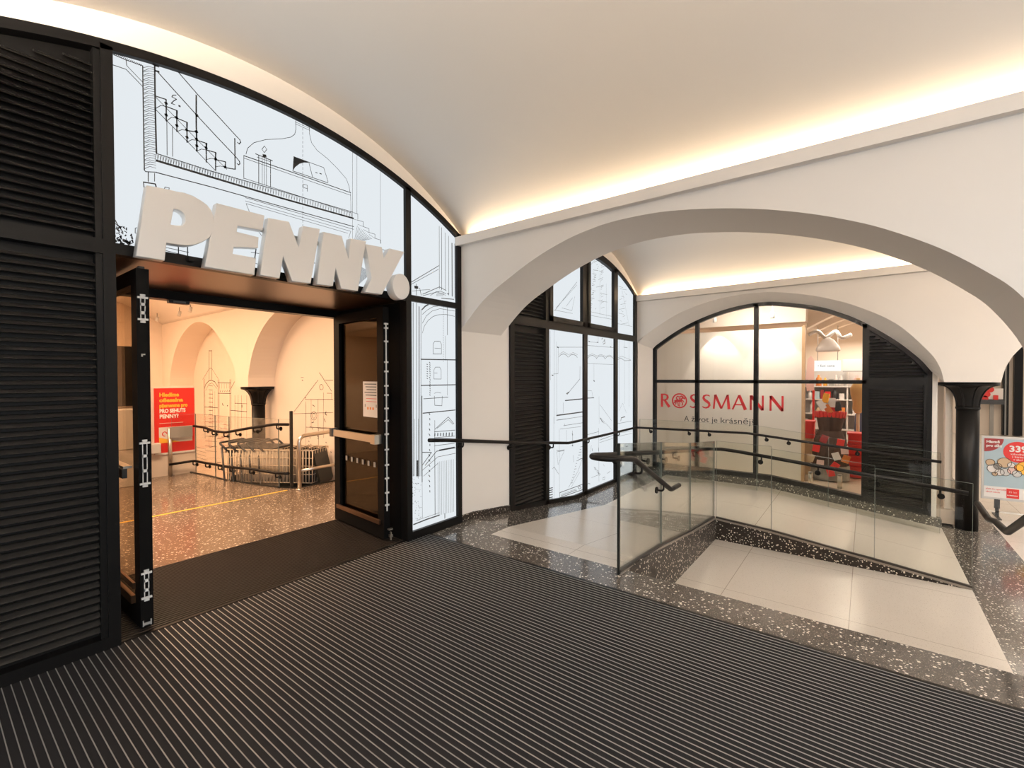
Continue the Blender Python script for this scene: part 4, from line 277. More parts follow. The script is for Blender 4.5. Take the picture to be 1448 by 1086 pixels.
LETTERS={"P":[0.892,2.75,0.994,2.76,1.04,2.761,1.081,2.766,1.129,2.76,1.172,2.745,1.204,2.728,1.226,2.704,1.241,2.664,1.241,2.618,1.234,2.562,1.213,2.52,1.176,2.485,1.133,2.458,1.091,2.443,1.03,2.437,0.98,2.436,0.969,2.326,0.836,2.326],"Phole":[1.019,2.653,1.039,2.657,1.059,2.654,1.076,2.643,1.088,2.622,1.089,2.594,1.082,2.573,1.068,2.557,1.038,2.549,1.001,2.546],"E":[1.268,2.755,1.566,2.757,1.553,2.654,1.388,2.645,1.382,2.596,1.525,2.593,1.52,2.523,1.362,2.495,1.354,2.44,1.506,2.442,1.495,2.328,1.193,2.329],"N":[1.601,2.748,1.745,2.76,1.822,2.575,1.862,2.757,1.99,2.767,1.91,2.334,1.769,2.328,1.701,2.511,1.671,2.334,1.54,2.335],"N2":[2.027,2.753,2.182,2.759,2.248,2.571,2.27,2.758,2.413,2.769,2.33,2.337,2.178,2.335,2.127,2.511,2.099,2.343,1.968,2.338],"Y":[2.417,2.744,2.579,2.755,2.597,2.652,2.667,2.761,2.825,2.766,2.576,2.343,2.409,2.339,2.477,2.469]}
WEDGE=[1.856,3.327,1.985,3.323,1.939,3.308,1.903,3.285,1.867,3.246,1.847,3.208]
LEDE=34; LEFTE=580; UPE=6; SPOTE=42; INE=175; ROE=130; HALE=65; DAYE=430; CEE=32; WORLD=.72; EXPO=0.08
# ---------------------------------------------------------------- camera
cam=bpy.data.cameras.new('camera'); co=bpy.data.objects.new('camera',cam); C.objects.link(co)
yaw,pit,rol=math.radians(37.43236),math.radians(-.83189),math.radians(-.13762)
fw=Vector((math.cos(yaw)*math.cos(pit),math.sin(yaw)*math.cos(pit),math.sin(pit))); rt=Vector((math.sin(yaw),-math.cos(yaw),0)); up=rt.cross(fw)
rt2=math.cos(rol)*rt+math.sin(rol)*up; up2=-math.sin(rol)*rt+math.cos(rol)*up
Mx=Matrix(((rt2.x,up2.x,-fw.x,0),(rt2.y,up2.y,-fw.y,0),(rt2.z,up2.z,-fw.z,1.6),(0,0,0,1)))
co.matrix_world=Mx; cam.sensor_fit='HORIZONTAL'; cam.sensor_width=36; cam.lens=36*655.217/1448; cam.clip_start=.02; cam.clip_end=100
bpy.context.scene.camera=co
# ---------------------------------------------------------------- shared profiles
D=3.55; ZL=-.53
def zramp1(x): return 0 if x<3.9 else (-.27*(x-3.9)/2.3 if x<6.2 else -.27)
def zramp2(y): return -.27 if y>1.3 else max(ZL,-.27-.26*(1.3-y)/2.15)
FC=(1.66,6.58)                                   # centre lines of the two facade bays
def zframe(x,c,off=0): 
    R=4.18-off; return 3.675-off-(R-math.sqrt(max(0,R*R-(x-c)**2)))
def xs(a,b,n): return [a+(b-a)*i/n for i in range(n+1)]
# ---------------------------------------------------------------- floors
b=MB(); b.box(-4.4,-6,-.3,3.60,3.55,0); struct('floor_upper',b,MAT['terrazzo'])
# ramp and landing: cream inside, terrazzo border along the facade
def slab(name,X,y0,y1,mat,zb=-.75):
    b=MB()
    top=[(x,zramp1(x)) for x in X]; bot=[(x,zb) for x in X]; b.strip_y(top,bot,y0,y1); return struct(name,b,mat)
slab('floor_ramp',[3.60,3.9,6.2,8.80],1.60,3.03,MAT['cream'])
slab('floor_ramp_border',[3.60,3.9,6.2,8.80],3.03,3.55,MAT['terrazzo'])
b=MB(); Y=[-.85,1.3,1.60]; b.strip_x([(y,zramp2(y)) for y in Y],[(y,-.75) for y in Y],6.46,8.80); struct('floor_lower_ramp',b,MAT['cream'])
b=MB(); b.box(3.4,-.85,-.8,6.46,1.60,ZL); struct('floor_lower',b,MAT['cream'])
b=MB(); b.box(3.4,-1.45,-.8,30,-.85,ZL); struct('floor_lower_border',b,MAT['terrazzo'])
b=MB(); b.box(3.4,-9,-.8,30,-1.45,ZL); struct('floor_hall',b,MAT['cream'])
# stairs from the upper floor
b=MB()
for i in range(3): b.box(3.60+.3*i,-.72,-.8,3.90+.3*i,1.56,-.177*(i+1)+ (0.0 if i<2 else .001))
struct('floor_stairs',b,MAT['terrazzo'])
# retaining kerbs round the stair well
b=MB(); X=[3.60,3.9,6.2,6.46]; b.strip_y([(x,zramp1(x)) for x in X],[(x,-.75) for x in X],1.56,1.60); struct('wall_well_left',b,MAT['terrazzo_wall'])
b=MB(); Y=[-.85,1.3,1.56]; b.strip_x([(y,zramp2(y)+.005) for y in Y],[(y,-.75) for y in Y],6.42,6.46); struct('wall_well_back',b,MAT['terrazzo_wall'])
# skirting plinth under the far shop window
b=MB(); Y=[-.85,1.3,3.5]; b.strip_x([(y,zramp2(y)+.115) for y in Y],[(y,-.75) for y in Y],8.80,8.96); struct('trim_1',b,MAT['terrazzo'])
b=MB(); b.strip_y([(3.702,.075),(3.9,.075),(4.575,zramp1(4.575)+.08)],[(3.702,-.02),(3.9,-.02),(4.575,zramp1(4.575)-.02)],3.530,3.56); struct('baseboard_facade',b,MAT['terrazzo_wall'])
# entrance mat
mt=thing('entrance_mat','wide dark ribbed entrance mat with thin aluminium lines filling the upper floor','mat',(0,0,0))
b=MB(); b.box(-4.3,-5.9,.0005,3.222,3.545,.006); b.build('mat_fabric',MAT['mat'],mt)
b=MB(); x=3.19
while x>-4.2: b.box(x-.0019,-5.9,.004,x+.0019,3.542,.0085); x-=.0335
b.build('aluminium_strip',MAT['alu'],mt)
b=MB(); b.box(3.195,-5.9,.004,3.222,3.545,.0075); b.build('mat_border',MAT['black'],mt)
mt=thing('doorway_mat','dark ribbed mat inside the open doorway, warm light tint in its colour','mat',(1.8,4.1,0))
b=MB(); b.box(.74,3.552,.0005,2.95,4.73,.006); b.build('mat_fabric',MAT['mat_warm_lit'],mt)
b=MB(); y=3.60
while y<4.72: b.box(.75,y-.006,.004,2.945,y+.006,.012); y+=.03
b.build('brush_strip',MAT['mat_rib'],mt)
b=MB(); b.box(.76,3.556,.004,2.95,3.585,.009); b.build('threshold_strip',MAT['black'],mt)
# ---------------------------------------------------------------- ceilings
def vault(name,c,half,zs,top,y0,y1):
    rise=top-zs; R=(half*half+rise*rise)/(2*rise); X=xs(c-half,c+half,48)
    cur=[(x,top-(R-math.sqrt(max(0,R*R-(x-c)**2)))) for x in X]
    b=MB(); b.strip_y([(x,z+.06) for x,z in cur],cur,y0,y1)
    for i in range(len(b.smooth)): b.smooth[i]=False
    o=struct(name,b,MAT['ceiling'])
    for p in o.data.polygons: p.use_smooth=abs(p.normal.y)<.5
    return o
vault('ceiling',1.66,2.17,3.07,3.87,-6,3.56)
vault('ceiling_far_bay',6.52,2.20,3.14,3.92,-6,3.56)
vault('ceiling_left_bay',-3.2,2.12,3.10,3.87,-6,3.56)
# ---------------------------------------------------------------- facade wall
def facade_piece(b,c,xl,xr):
    X=xs(xl,xr,40); b.strip_y([(x,4.3) for x in X],[(x,zframe(x,c)) for x in X],D,D+.35)
b=MB()
facade_piece(b,FC[0],-.36,3.70); facade_piece(b,FC[1],4.575,8.585)
b.box(3.70,D,-.6,4.575,D+.35,4.3); b.box(-5.4,D,-.1,-.36,D+.35,4.3); b.box(8.585,D,-.75,9.3,D+.35,4.3)
struct('wall_facade',b,MAT['plaster'])
# ---------------------------------------------------------------- cross walls with big arches
PROF1=cat_rom([(3.55,2.11),(3.2,2.415),(2.865,2.60),(2.52,2.758),(2.2,2.862),(1.96,2.91),(1.70,2.935),(1.325,2.925),(.965,2.872),(.645,2.80),(.356,2.71),(.096,2.605),(-.10,2.505),(-.333,2.355),(-.525,2.193),(-.658,2.05),(-.80,1.80),(-.87,1.52)],5)
PROF2=cat_rom([(3.55,2.24),(3.46,2.335),(3.05,2.60),(2.64,2.80),(2.05,2.955),(1.45,2.995),(1.0,2.94),(.55,2.82),(.137,2.65),(-.32,2.36),(-.67,1.955),(-.79,1.736),(-.84,1.52)],6)
def cross_wall(name,prof,x0,x1,ztop,yc):
    b=MB(); lo=prof; b.strip_x([(y,ztop) for y,z in lo],lo,x0,x1)
    ye=prof[-1][0]; zs=prof[-1][1]
    y2=2*yc-ye; b.strip_x([(ye,ztop),(y2,ztop)],[(ye,zs),(y2,zs)],x0,x1)
    mir=[(2*yc-y,z) for y,z in prof]; b.strip_x([(y,ztop) for y,z in mir],mir,x0,x1)
    o=struct(name,b,MAT['plaster']); 
    for p in o.data.polygons: p.use_smooth=False
    return o
cross_wall('wall_arch_near',PROF1,3.70,4.42,3.04,-1.2)
cross_wall('wall_arch_left',PROF1,-1.12,-.40,3.04,-1.2)
cross_wall('wall_arch_far',PROF2,8.60,9.86,3.05,-1.11)
b=MB(); b.box(3.80,-6,3.04,4.36,3.55,3.5); b.box(-1.06,-6,3.04,-.48,3.55,3.5); b.box(8.76,-6,3.05,9.86,3.55,4.2); b.box(-5.5,-6,-.1,-5.3,3.55,4.2); struct('wall_above_arches',b,MAT['plaster'])
def cornice(name,xf,d,z0,z1):
    # d = +1: trough opens towards -x side (wall lies at +x of the lip)
    b=MB(); poly=[(0,z0),(.02,z0),(.08,z0+.005),(.08,z0+.02),(.022,z0+.02),(.022,z1),(0,z1)]
    b.prism([(xf+d*p[0],p[1]) for p in poly],lambda p:(p[0],-6,p[1]),lambda p:(p[0],3.549,p[1]))
    b.box(min(xf+d*.06,xf+d*.17),-6,z0+.001,max(xf+d*.06,xf+d*.17),3.549,z0+.021)
    return struct(name,b,MAT['plaster'])
cornice('trim_2',3.63,1,3.025,3.118); cornice('trim_3',-.33,-1,3.025,3.118); cornice('trim_4',8.54,1,3.055,3.165); cornice('trim_5',4.49,-1,3.055,3.165)
# reveal between far arch and shop window frame (splayed)
FR=cat_rom([(3.335,2.150),(3.27,2.215),(2.90,2.455),(2.495,2.650),(1.98,2.81),(1.50,2.872),(1.15,2.845),(.644,2.729),(.30,2.58),(.036,2.425),(-.332,2.136),(-.602,1.857),(-.733,1.670)],6)
def resample(P,n):
    L=[0]
    for i in range(1,len(P)): L.append(L[-1]+math.dist(P[i],P[i-1]))
    out=[]
    for k in range(n+1):
        s=L[-1]*k/n; i=0
        while i<len(L)-2 and L[i+1]<s: i+=1
        t=(s-L[i])/max(1e-9,L[i+1]-L[i]); out.append(tuple(P[i][j]+(P[i+1][j]-P[i][j])*t for j in (0,1)))
    return out
A_=resample([p for p in PROF2 if p[0]<=3.47],60); B_=resample(FR,60)
b=MB(); A_=[(3.52,-.75),(3.52,2.26)]+A_[1:]; B_=[(3.335,-.75),(3.335,2.15)]+B_[1:]
for i in range(len(A_)-1):
    b.add([(8.602,*A_[i]),(8.602,*A_[i+1]),(8.90,*B_[i+1]),(8.90,*B_[i])],[(0,1,2,3)])
    a1=(B_[i][0],B_[i][1]); a2=(B_[i+1][0],B_[i+1][1])
struct('wall_reveal',b,MAT['plaster'])
# solid wall round the window frame, behind the reveal
b=MB(); FB=resample(FR,60); b.strip_x([(y,3.4) for y,z in FB],FB,8.90,9.05); b.box(8.9,3.335,-.75,9.05,3.56,3.4); struct('wall_shop_front',b,MAT['plaster'])
b=MB(); b.box(8.88,-.80,-.6,9.05,-.745,1.70); b.box(9.24,-1.0,-.6,9.32,-.70,1.50); struct('wall_jamb',b,MAT['plaster']); b=MB(); b.box(8.87,-.81,-.6,9.05,-.75,-.44); b.box(9.23,-1.01,-.6,9.33,-.70,-.44); struct('baseboard_jamb',b,MAT['terrazzo'])
# ---------------------------------------------------------------- LED coves
def led(name,x,z,ang,y0,y1,label,energy,w=.03,col=(1,.73,.45)):
    b=MB(); b.box(x-.012,y0,z-.006,x+.012,y1,z); o=b.build(name,MAT['led']); tag(o,label,'led strip')
    la=bpy.data.lights.new(name+'_light','AREA'); la.shape='RECTANGLE'; la.size=w; la.size_y=y1-y0; la.energy=energy; la.color=col
    lo=bpy.data.objects.new(name+'_light',la); C.objects.link(lo); lo.location=(x,(y0+y1)/2,z+.008)
    lo.rotation_euler=(PI,math.radians(ang),0)
led('led_strip',3.72,3.085,-20,-5.8,3.45,'warm light strip hidden in the cove above the near big arch',LEDE)
led('led_strip',8.635,3.125,-20,-5.8,3.45,'warm light strip hidden in the cove above the red-lettered shop window',LEDE*1.7)
led('led_strip',-.425,3.085,38,-5.8,3.45,'warm light strip hidden in the cove over the left arcade',LEFTE,.06,(1,.88,.74))
led('led_strip',4.395,3.125,38,-5.8,3.45,'warm light strip hidden in the cove behind the near big arch',LEFTE*1.25,.06,(1,.88,.75))
# ---------------------------------------------------------------- columns
def column(name,x,y,z0,zc,r,rc,label,parent=None):
    t=thing(name,label,'column',(x,y,z0)); h=zc-z0
    b=MB(); b.lathe([(r,0),(r,h-.36*rc/.31)],(x,y,z0)); b.build('shaft',MAT['black'],t)
    k=rc/.31; b=MB(); b.lathe([(r*1.06,h-.37*k),(r*1.08,h-.345*k),(r*1.0,h-.335*k)],(x,y,z0)); b.build('collar',MAT['black'],t)
    prof=[(r*.98,h-.34*k)]
    for i in range(13):
        a=i/12*PI/2; prof.append((r+(rc*.97-r)*(1-math.cos(a)),h-.34*k+(.30*k)*math.sin(a)))
    b=MB(); b.lathe(prof,(x,y,z0)); b.build('flared_capital',MAT['black'],t)
    b=MB(); b.lathe([(rc,h-.045*k),(rc,h)],(x,y,z0)); b.build('top_plate',MAT['black'],t)
    b=MB()
    for i in range(8):
        a=i/8*2*PI+.3
        pts=[(x+q[0]*math.cos(a)*1.0,y+q[0]*math.sin(a)*1.0,z0+q[1]) for q in prof]; b.tube(pts,.011,6)
    b.build('rib',MAT['black'],t)
    return t
column('column',8.97,-1.12,ZL,1.515,.120,.312,'black round column with flared capital beside the price poster stand')
column('column',4.06,-1.20,ZL,1.515,.130,.325,'black round column carrying the near big arch')
column('column',-.76,-1.20,0,1.515,.130,.325,'black round column of the left arcade')
# ---------------------------------------------------------------- bay window frames
def louvre(parent,name,x0,x1,z0,zt,y=3.575,pitch=.0455):
    # zt: function of x giving the top edge
    b=MB(); b.box(x0,y+.05,z0,x1,y+.055,max(zt(x0),zt(x1),zt((x0+x1)/2)))
    b=MB(); z=z0+.012
    while True:
        lo=x0; hi=x1; n=24
        xs_=[x for x in xs(x0,x1,n) if zt(x)>z+.035]
        if len(xs_)<2: break
        lo,hi=min(xs_),max(xs_)
        b.prism([(y-.026,z),(y-.014,z-.003),(y+.022,z+.017),(y+.022,z+.024),(y+.004,z+.020)],lambda p:(lo,p[0],p[1]),lambda p:(hi,p[0],p[1])); z+=pitch
    o=b.build(name,MAT['louvre'],parent)
    X=xs(x0,x1,12); b=MB(); b.strip_y([(x,zt(x)+.05) for x in X],[(x,z0-.05) for x in X],y+.026,y+.04); b.build('louvre_backing',MAT['black'],parent)
    return o
def bars(parent,name,items):
    b=MB()
    for it in items: b.box(*it)
    return b.build(name,MAT['black'],parent)
def arch_member(parent,c,xl,xr,w=.055,y0=3.525,y1=3.62):
    X=xs(xl,xr,48); b=MB(); b.strip_y([(x,zframe(x,c)) for x in X],[(x,zframe(x,c,w)) for x in X],y0,y1); b.build('arch_frame',MAT['black'],parent)
def pane(parent,x0,x1,z0,zt,name='lit_pane',y=3.56):
    X=xs(x0,x1,24); b=MB()
    zf=z0 if callable(z0) else (lambda x:z0)
    b.strip_y([(x,zt(x)) for x in X],[(x,zf(x)) for x in X],y,y+.012); return b.build(name,MAT['lit'],parent)
def drawing(pane_,data,y,mat,clip=None):
    b=MB()
    for w,f in data:
        pts=[(f[i],f[i+1]) for i in range(0,len(f),2)]
        if clip: pts=[(min(max(x,clip[0]),clip[1]),z) for x,z in pts]
        b.ribbon(pts,w*1.25/1000,lambda p:(p[0],y,p[1]))
    return b.build('printed_drawing',mat,pane_,recalc=False)
W1=struct('window_1',MB().box(-.36,3.60,0,.70,3.64,.06),MAT['black'])
arch_member(W1,FC[0],-.36,3.70)
F0,F1=3.525,3.62
bars(W1,'frame_post',[(.703,F0,0,.760,F1,zframe(.73,FC[0],.03))]); bars(W1,'frame_post',[(2.935,F0,0,2.998,F1,zframe(2.96,FC[0],.03))])
bars(W1,'frame_post',[(3.638,F0,0,3.70,F1,zframe(3.67,FC[0],.0))]); bars(W1,'frame_post',[(-.36,F0,0,-.30,F1,3.1)])
bars(W1,'transom',[(-.30,F0,2.325,.703,F1,2.41)]); bars(W1,'transom',[(2.998,F0,2.345,3.638,F1,2.405)])
bars(W1,'bottom_rail',[(-.30,F0,0,.703,F1,.075)]); bars(W1,'bottom_rail',[(2.998,F0,0,3.638,F1,.085)])
louvre(W1,'louvre_panel',-.27,.672,.10,lambda x:2.30); louvre(W1,'louvre_panel',-.27,.672,2.435,lambda x:zframe(x,FC[0],.085))
bars(W1,'louvre_stile',[(.672,F0+.012,.075,.703,F1,2.325)]); bars(W1,'louvre_stile',[(.672,F0+.012,2.41,.703,F1,3.50)])
pm=pane(W1,.76,2.935,2.40,lambda x:zframe(x,FC[0],.055)); drawing(pm,DRAW_MAIN,3.5585,MAT['ink'],(.762,2.933))
b=MB(); n=len(WEDGE)//2; b.add([(WEDGE[2*i],3.5583,WEDGE[2*i+1]) for i in range(n)],[tuple(range(n))]); b.build('printed_wedge',MAT['ink'],pm,recalc=False)  # solid black wedge printed as part of the line drawing
pu=pane(W1,2.998,3.638,2.405,lambda x:zframe(x,FC[0],.055)); drawing(pu,DRAW_UPPER,3.5585,MAT['ink_grey'],(3.0,3.636))
pl=pane(W1,2.998,3.638,.085,lambda x:2.345); drawing(pl,DRAW_LOWER,3.5585,MAT['ink_grey'],(3.0,3.636))
# door head and vestibule lining
b=MB(); b.box(.76,3.53,2.335,2.935,3.60,2.40); struct('lintel_door',b,MAT['black'])
b=MB(); b.box(.76,3.60,2.335,2.935,4.70,2.36); struct('ceiling_doorway',b,MAT['soffit'])
b=MB(); b.box(.60,4.68,2.265,3.1,4.80,2.9); b.box(.60,3.9,2.36,3.1,4.80,2.9); struct('lintel_inner',b,MAT['black'])
t=thing('door_sensor','small dark sensor box under the inner door head above the doorway','sensor',(1.42,4.70,2.25)); MB().box(1.35,4.66,2.235,1.50,4.72,2.264).build('sensor_body',MAT['dark_grey'],t,bevel=.004); MB().box(1.38,4.655,2.24,1.47,4.661,2.256).build('sensor_lens',MAT['grey'],t)
b=MB(); b.box(2.935,3.62,0,2.99,4.78,2.36); struct('wall_doorway_right',b,MAT['door'])
b=MB(); b.box(.70,3.62,0,.745,4.78,2.36); struct('wall_doorway_left',b,MAT['door'])
# ---------------------------------------------------------------- door leaves
def leaf(name,hx,hy,ang,side):
    # hinge corner (hx,hy); leaf runs along direction ang; thickness towards side
    d=Vector((math.cos(ang),math.sin(ang),0)); n=Vector((-d.y,d.x,0))*side; Lf=1.0; T=.066
    root=MB()
    def bar(b,u0,u1,z0,z1,t0=0,t1=T):
        p=Vector((hx,hy,0)); c=p+d*(u0+u1)/2+n*(t0+t1)/2+Vector((0,0,(z0+z1)/2)); b.obox(c,d*(u1-u0)/2,n*(t1-t0)/2,Vector((0,0,(z1-z0)/2)))
    bar(root,0,.11,.03,2.285); bar(root,Lf-.11,Lf,.03,2.285); bar(root,.11,Lf-.11,.03,.16); bar(root,.11,Lf-.11,2.19,2.285)
    o=root.build(name,MAT['door']); o['kind']='structure'
    def part(nme,mat,fn):
        b=MB(); fn(b); return b.build(nme,mat,o)
    part('door_glass',MAT['glass_door'],lambda b:bar(b,.11,Lf-.11,.16,2.19,.026,.036))
    return o,bar,part,d,n
dr,bar,part,dv,nv=leaf('door_2',2.862,3.70,math.radians(84.5),1)
# panic bar on the side facing the camera (n side = -x)
part('push_bar',MAT['steel'],lambda b:bar(b,.10,.97,.965,1.035,.095,.125))
part('bar_end',MAT['steel'],lambda b:bar(b,.04,.12,.955,1.045,.066,.14)); part('bar_end',MAT['dark_grey'],lambda b:bar(b,.93,.985,.955,1.045,.066,.135))
part('kick_strip',MAT['soffit'],lambda b:bar(b,.06,.94,.165,.205,.066,.085))
def hs(b):
    for z0,z1 in ((.30,2.13),): bar(b,-.006,0,z0,z1,.028,.040)
    for z in (.36,.48,.62,.75,.90,1.05,1.18,1.30,1.43,1.52,1.66,1.75,1.95,2.08,2.12): bar(b,-.009,0,z-.008,z+.008,.012,.056)
part('hinge_strip',MAT['white_metal'],hs)
def dots(b):
    for i in range(7): bar(b,.20+.115*i,.235+.115*i,.70,.75,.036,.038)
part('glass_marker',MAT['grey'],dots)
nsh=part('notice_sheet',MAT['paper'],lambda b:bar(b,.14,.43,1.20,1.56,.0365,.0385))
def nt1(b):
    for i in range(5): bar(b,.17,.40-.02*(i%3),1.53-.028*i,1.538-.028*i,.0385,.039)
def sub(nme,mat,fn):
    b=MB(); fn(b); return b.build(nme,mat,nsh)
sub('printed_text',MAT['ink_grey'],nt1)
sub('printed_line',MAT['red'],lambda b:[bar(b,.17,.37,1.355,1.36,.0385,.039),bar(b,.17,.37,1.385,1.39,.0385,.039)])
sub('printed_mark',MAT['ink'],lambda b:[bar(b,.17,.18,1.30,1.33,.0385,.039),bar(b,.385,.395,1.30,1.33,.0385,.039)])
sub('printed_picture',MAT['orange'],lambda b:[bar(b,.22+.05*i,.25+.05*i,1.275,1.30,.0385,.039) for i in range(3)])
part('floor_closer',MAT['steel'],lambda b:[bar(b,-.05,-.02,.05,.075,.0,.03),bar(b,-.045,-.025,.02,.10,.01,.02),bar(b,-.05,-.015,.12,.135,0,.04)])
dl,bar,part,dv,nv=leaf('door_1',.938,3.60,math.radians(90),1)
part('push_bar',MAT['dark_grey'],lambda b:bar(b,.10,.95,.97,1.03,.10,.125)); part('push_bar_lip',MAT['steel'],lambda b:bar(b,.10,.95,1.03,1.045,.075,.12))
part('kick_strip',MAT['soffit'],lambda b:bar(b,.10,.94,.165,.215,.066,.09)); part('kick_strip',MAT['soffit'],lambda b:bar(b,.10,.94,.255,.295,.066,.08))
for z0,z1 in ((1.955,2.115),(.925,1.205),(.205,.385)):
    def hp(b):
        w=.014
        bar(b,-.008,0,z0,z1,.022,.026); bar(b,-.008,0,z0,z1,.044,.048)
        for k in range(4): 
            zz=z0+(z1-z0)*k/3; bar(b,-.008,0,zz-.009,zz+.009,.022,.048)
        for zz in (z0+.012,z1-.012): bar(b,-.010,0,zz-.006,zz+.006,.008,.062)
    part('hinge_plate',MAT['white_metal'],hp)
part('lock_ring',MAT['steel'],lambda b:[bar(b,-.006,0,1.735,1.75,.038,.046),bar(b,-.006,0,1.745,1.752,.026,.046)])
part('bottom_latch',MAT['grey'],lambda b:[bar(b,-.008,0,.045,.06,.012,.058),bar(b,-.01,0,.04,.075,.012,.018),bar(b,-.01,0,.04,.075,.052,.058)])
part('top_bracket',MAT['dark_grey'],lambda b:[bar(b,.01,.05,2.285,2.30,.02,.05)])
# ---------------------------------------------------------------- shop sign letters
sg=thing('shop_sign','row of large white slanted block letters above the open doorway','sign',(1.8,3.43,2.33))
def letter(pts,hole=None,y0=3.43,y1=3.49):
    poly=[(pts[i],pts[i+1]) for i in range(0,len(pts),2)]
    cu=bpy.data.curves.new('tmp','CURVE'); cu.dimensions='2D'; cu.fill_mode='BOTH'; cu.extrude=(y1-y0)/2; cu.bevel_depth=.004; cu.bevel_resolution=1
    for P in [poly]+([[(hole[i],hole[i+1]) for i in range(0,len(hole),2)]] if hole else []):
        sp=cu.splines.new('POLY'); sp.points.add(len(P)-1); sp.use_cyclic_u=True
        for q,pt in zip(P,sp.points): pt.co=(q[0],q[1],0,1)
    o=bpy.data.objects.new('tmp',cu); C.objects.link(o); bpy.context.view_layer.update()
    me=bpy.data.meshes.new_from_object(o.evaluated_get(bpy.context.evaluated_depsgraph_get())); bpy.data.objects.remove(o)
    R=Matrix.Translation((0,(y0+y1)/2,0))@Matrix.Rotation(PI/2,4,'X'); me.transform(R)
    me.materials.clear(); me.materials.append(MAT['letter']); me.materials.append(MAT['letter_side'])
    for p in me.polygons: p.material_index=0 if p.normal.y<-.9 else 1
    L=bpy.data.objects.new('letter',me); C.objects.link(L); L.parent=sg; L.matrix_parent_inverse=sg.matrix_basis.inverted(); return L
letter(LETTERS['P'],LETTERS['Phole'])
for k in ('E','N','N2','Y'): letter(LETTERS[k])
dotp=[]
for i in range(28): dotp+= [2.771+.094*math.cos(2*PI*i/28),2.435+.113*math.sin(2*PI*i/28)]
letter(dotp,None,3.40,3.49)
bars(sg,'mounting_rail',[(1.0,3.49,2.66,2.72,3.505,2.69)]).data.materials[0]=MAT['grey']
for x_ in (1.12,1.42,1.75,2.2,2.55): bars(sg,'mounting_bracket',[(x_,3.49,2.36,x_+.03,3.53,2.39)])
# ---------------------------------------------------------------- second facade bay
c=FC[1]; W2=struct('window_2',MB().box(4.575,3.60,-.3,4.66,3.64,.0),MAT['black'])
arch_member(W2,c,4.575,8.585)
zb=lambda x:zramp1(x)+.0
def sl_bar(parent,x0,x1,h0,h1,name='bottom_rail'):
    X=[x0]+[x for x in (6.2,) if x0<x<x1]+[x1]; b=MB(); b.strip_y([(x,zb(x)+h1) for x in X],[(x,zb(x)+h0) for x in X],F0,F1); return b.build(name,MAT['black'],parent)
for x0,x1 in ((4.575,4.665),(5.38,5.465),(6.475,6.585),(7.60,7.715),(8.46,8.585)):
    bars(W2,'frame_post',[(x0,F0,zb(x0)-.06,x1,F1,zframe((x0+x1)/2,c,.03))])
sl_bar(W2,4.66,8.47,-.04,.06)
for x0,x1 in ((4.665,5.38),(5.465,6.475),(6.585,7.60),(7.715,8.46)): bars(W2,'transom',[(x0,F0,2.275,x1,F1,2.385)])
louvre(W2,'louvre_panel',4.70,5.36,-.14,lambda x:2.25,pitch=.05); louvre(W2,'louvre_panel',4.70,5.36,2.41,lambda x:zframe(x,c,.07),pitch=.05)
for x0,x1 in ((5.465,6.475),(6.585,7.60),(7.715,8.46)):
    pz=pane(W2,x0,x1,lambda x:zb(x)+.05,lambda x:2.275); drawing(pz,[d for d in DRAW_FAR if x0<sum(d[1][0::2])/len(d[1][0::2])<x1 and sum(d[1][1::2])/len(d[1][1::2])<2.3],3.5583,MAT['ink_grey'],(x0,x1))
    pz=pane(W2,x0,x1,2.385,lambda x:zframe(x,c,.05)); drawing(pz,[d for d in DRAW_FAR if x0<sum(d[1][0::2])/len(d[1][0::2])<x1 and sum(d[1][1::2])/len(d[1][1::2])>2.3],3.5583,MAT['ink_grey'],(x0,x1))
for x0,x1 in ((5.465,6.475),(6.585,7.60)):          # opening sashes of the top lights
    b=MB(); X=xs(x0,x1,16); w=.075
    b.box(x0,F0-.02,2.385,x0+w,F1,zframe(x0+w/2,c,.06)); b.box(x1-w,F0-.02,2.385,x1,F1,zframe(x1-w/2,c,.06)); b.box(x0,F0-.02,2.385,x1,F1,2.385+w)
    b.strip_y([(x,zframe(x,c,.05)) for x in X],[(x,zframe(x,c,.05+w)) for x in X],F0-.02,F1); b.build('opening_sash',MAT['black'],W2)
# ---------------------------------------------------------------- far shop window
def zFR(y):
    for i in range(len(FR)-1):
        if FR[i+1][0]<=y<=FR[i][0]:
            t=(y-FR[i][0])/(FR[i+1][0]-FR[i][0]); return FR[i][1]+t*(FR[i+1][1]-FR[i][1])
    return FR[0][1] if y>FR[0][0] else FR[-1][1]
G0,G1=8.90,8.98
W3=struct('window_3',MB().box(8.985,-.745,-.42,8.995,0,1.76),MAT['black'])
inner=[]
P=[Vector(p) for p in FR]
for i,p in enumerate(P):
    t=(P[min(i+1,len(P)-1)]-P[max(i-1,0)]).normalized(); nrm=Vector((t.y,-t.x))
    if nrm.y>0: nrm=-nrm
    inner.append(p+nrm*.062)
b=MB()
for i in range(len(P)-1):
    a0,a1,c1,c0=P[i],P[i+1],inner[i+1],inner[i]
    for x in (G0,G1): b.add([(x,*a0),(x,*a1),(x,*c1),(x,*c0)],[(0,1,2,3)])
    b.add([(G0,*c0),(G0,*c1),(G1,*c1),(G1,*c0)],[(0,1,2,3)])
b.build('arch_frame',MAT['black'],W3)
zp=lambda y:zramp2(y)+.115
for y0,y1 in ((3.275,3.335),(2.468,2.535),(1.485,1.555),(.0,.055),(-.745,-.69)): bars(W3,'mullion',[(G0,y0,zp((y0+y1)/2)-.05,G1,y1,zFR((y0+y1)/2)-.02)])
bars(W3,'transom',[(G0,.0,1.485,G1,3.3,1.545)]); bars(W3,'transom',[(G0+.005,-.70,1.47,G1,.02,1.58)])
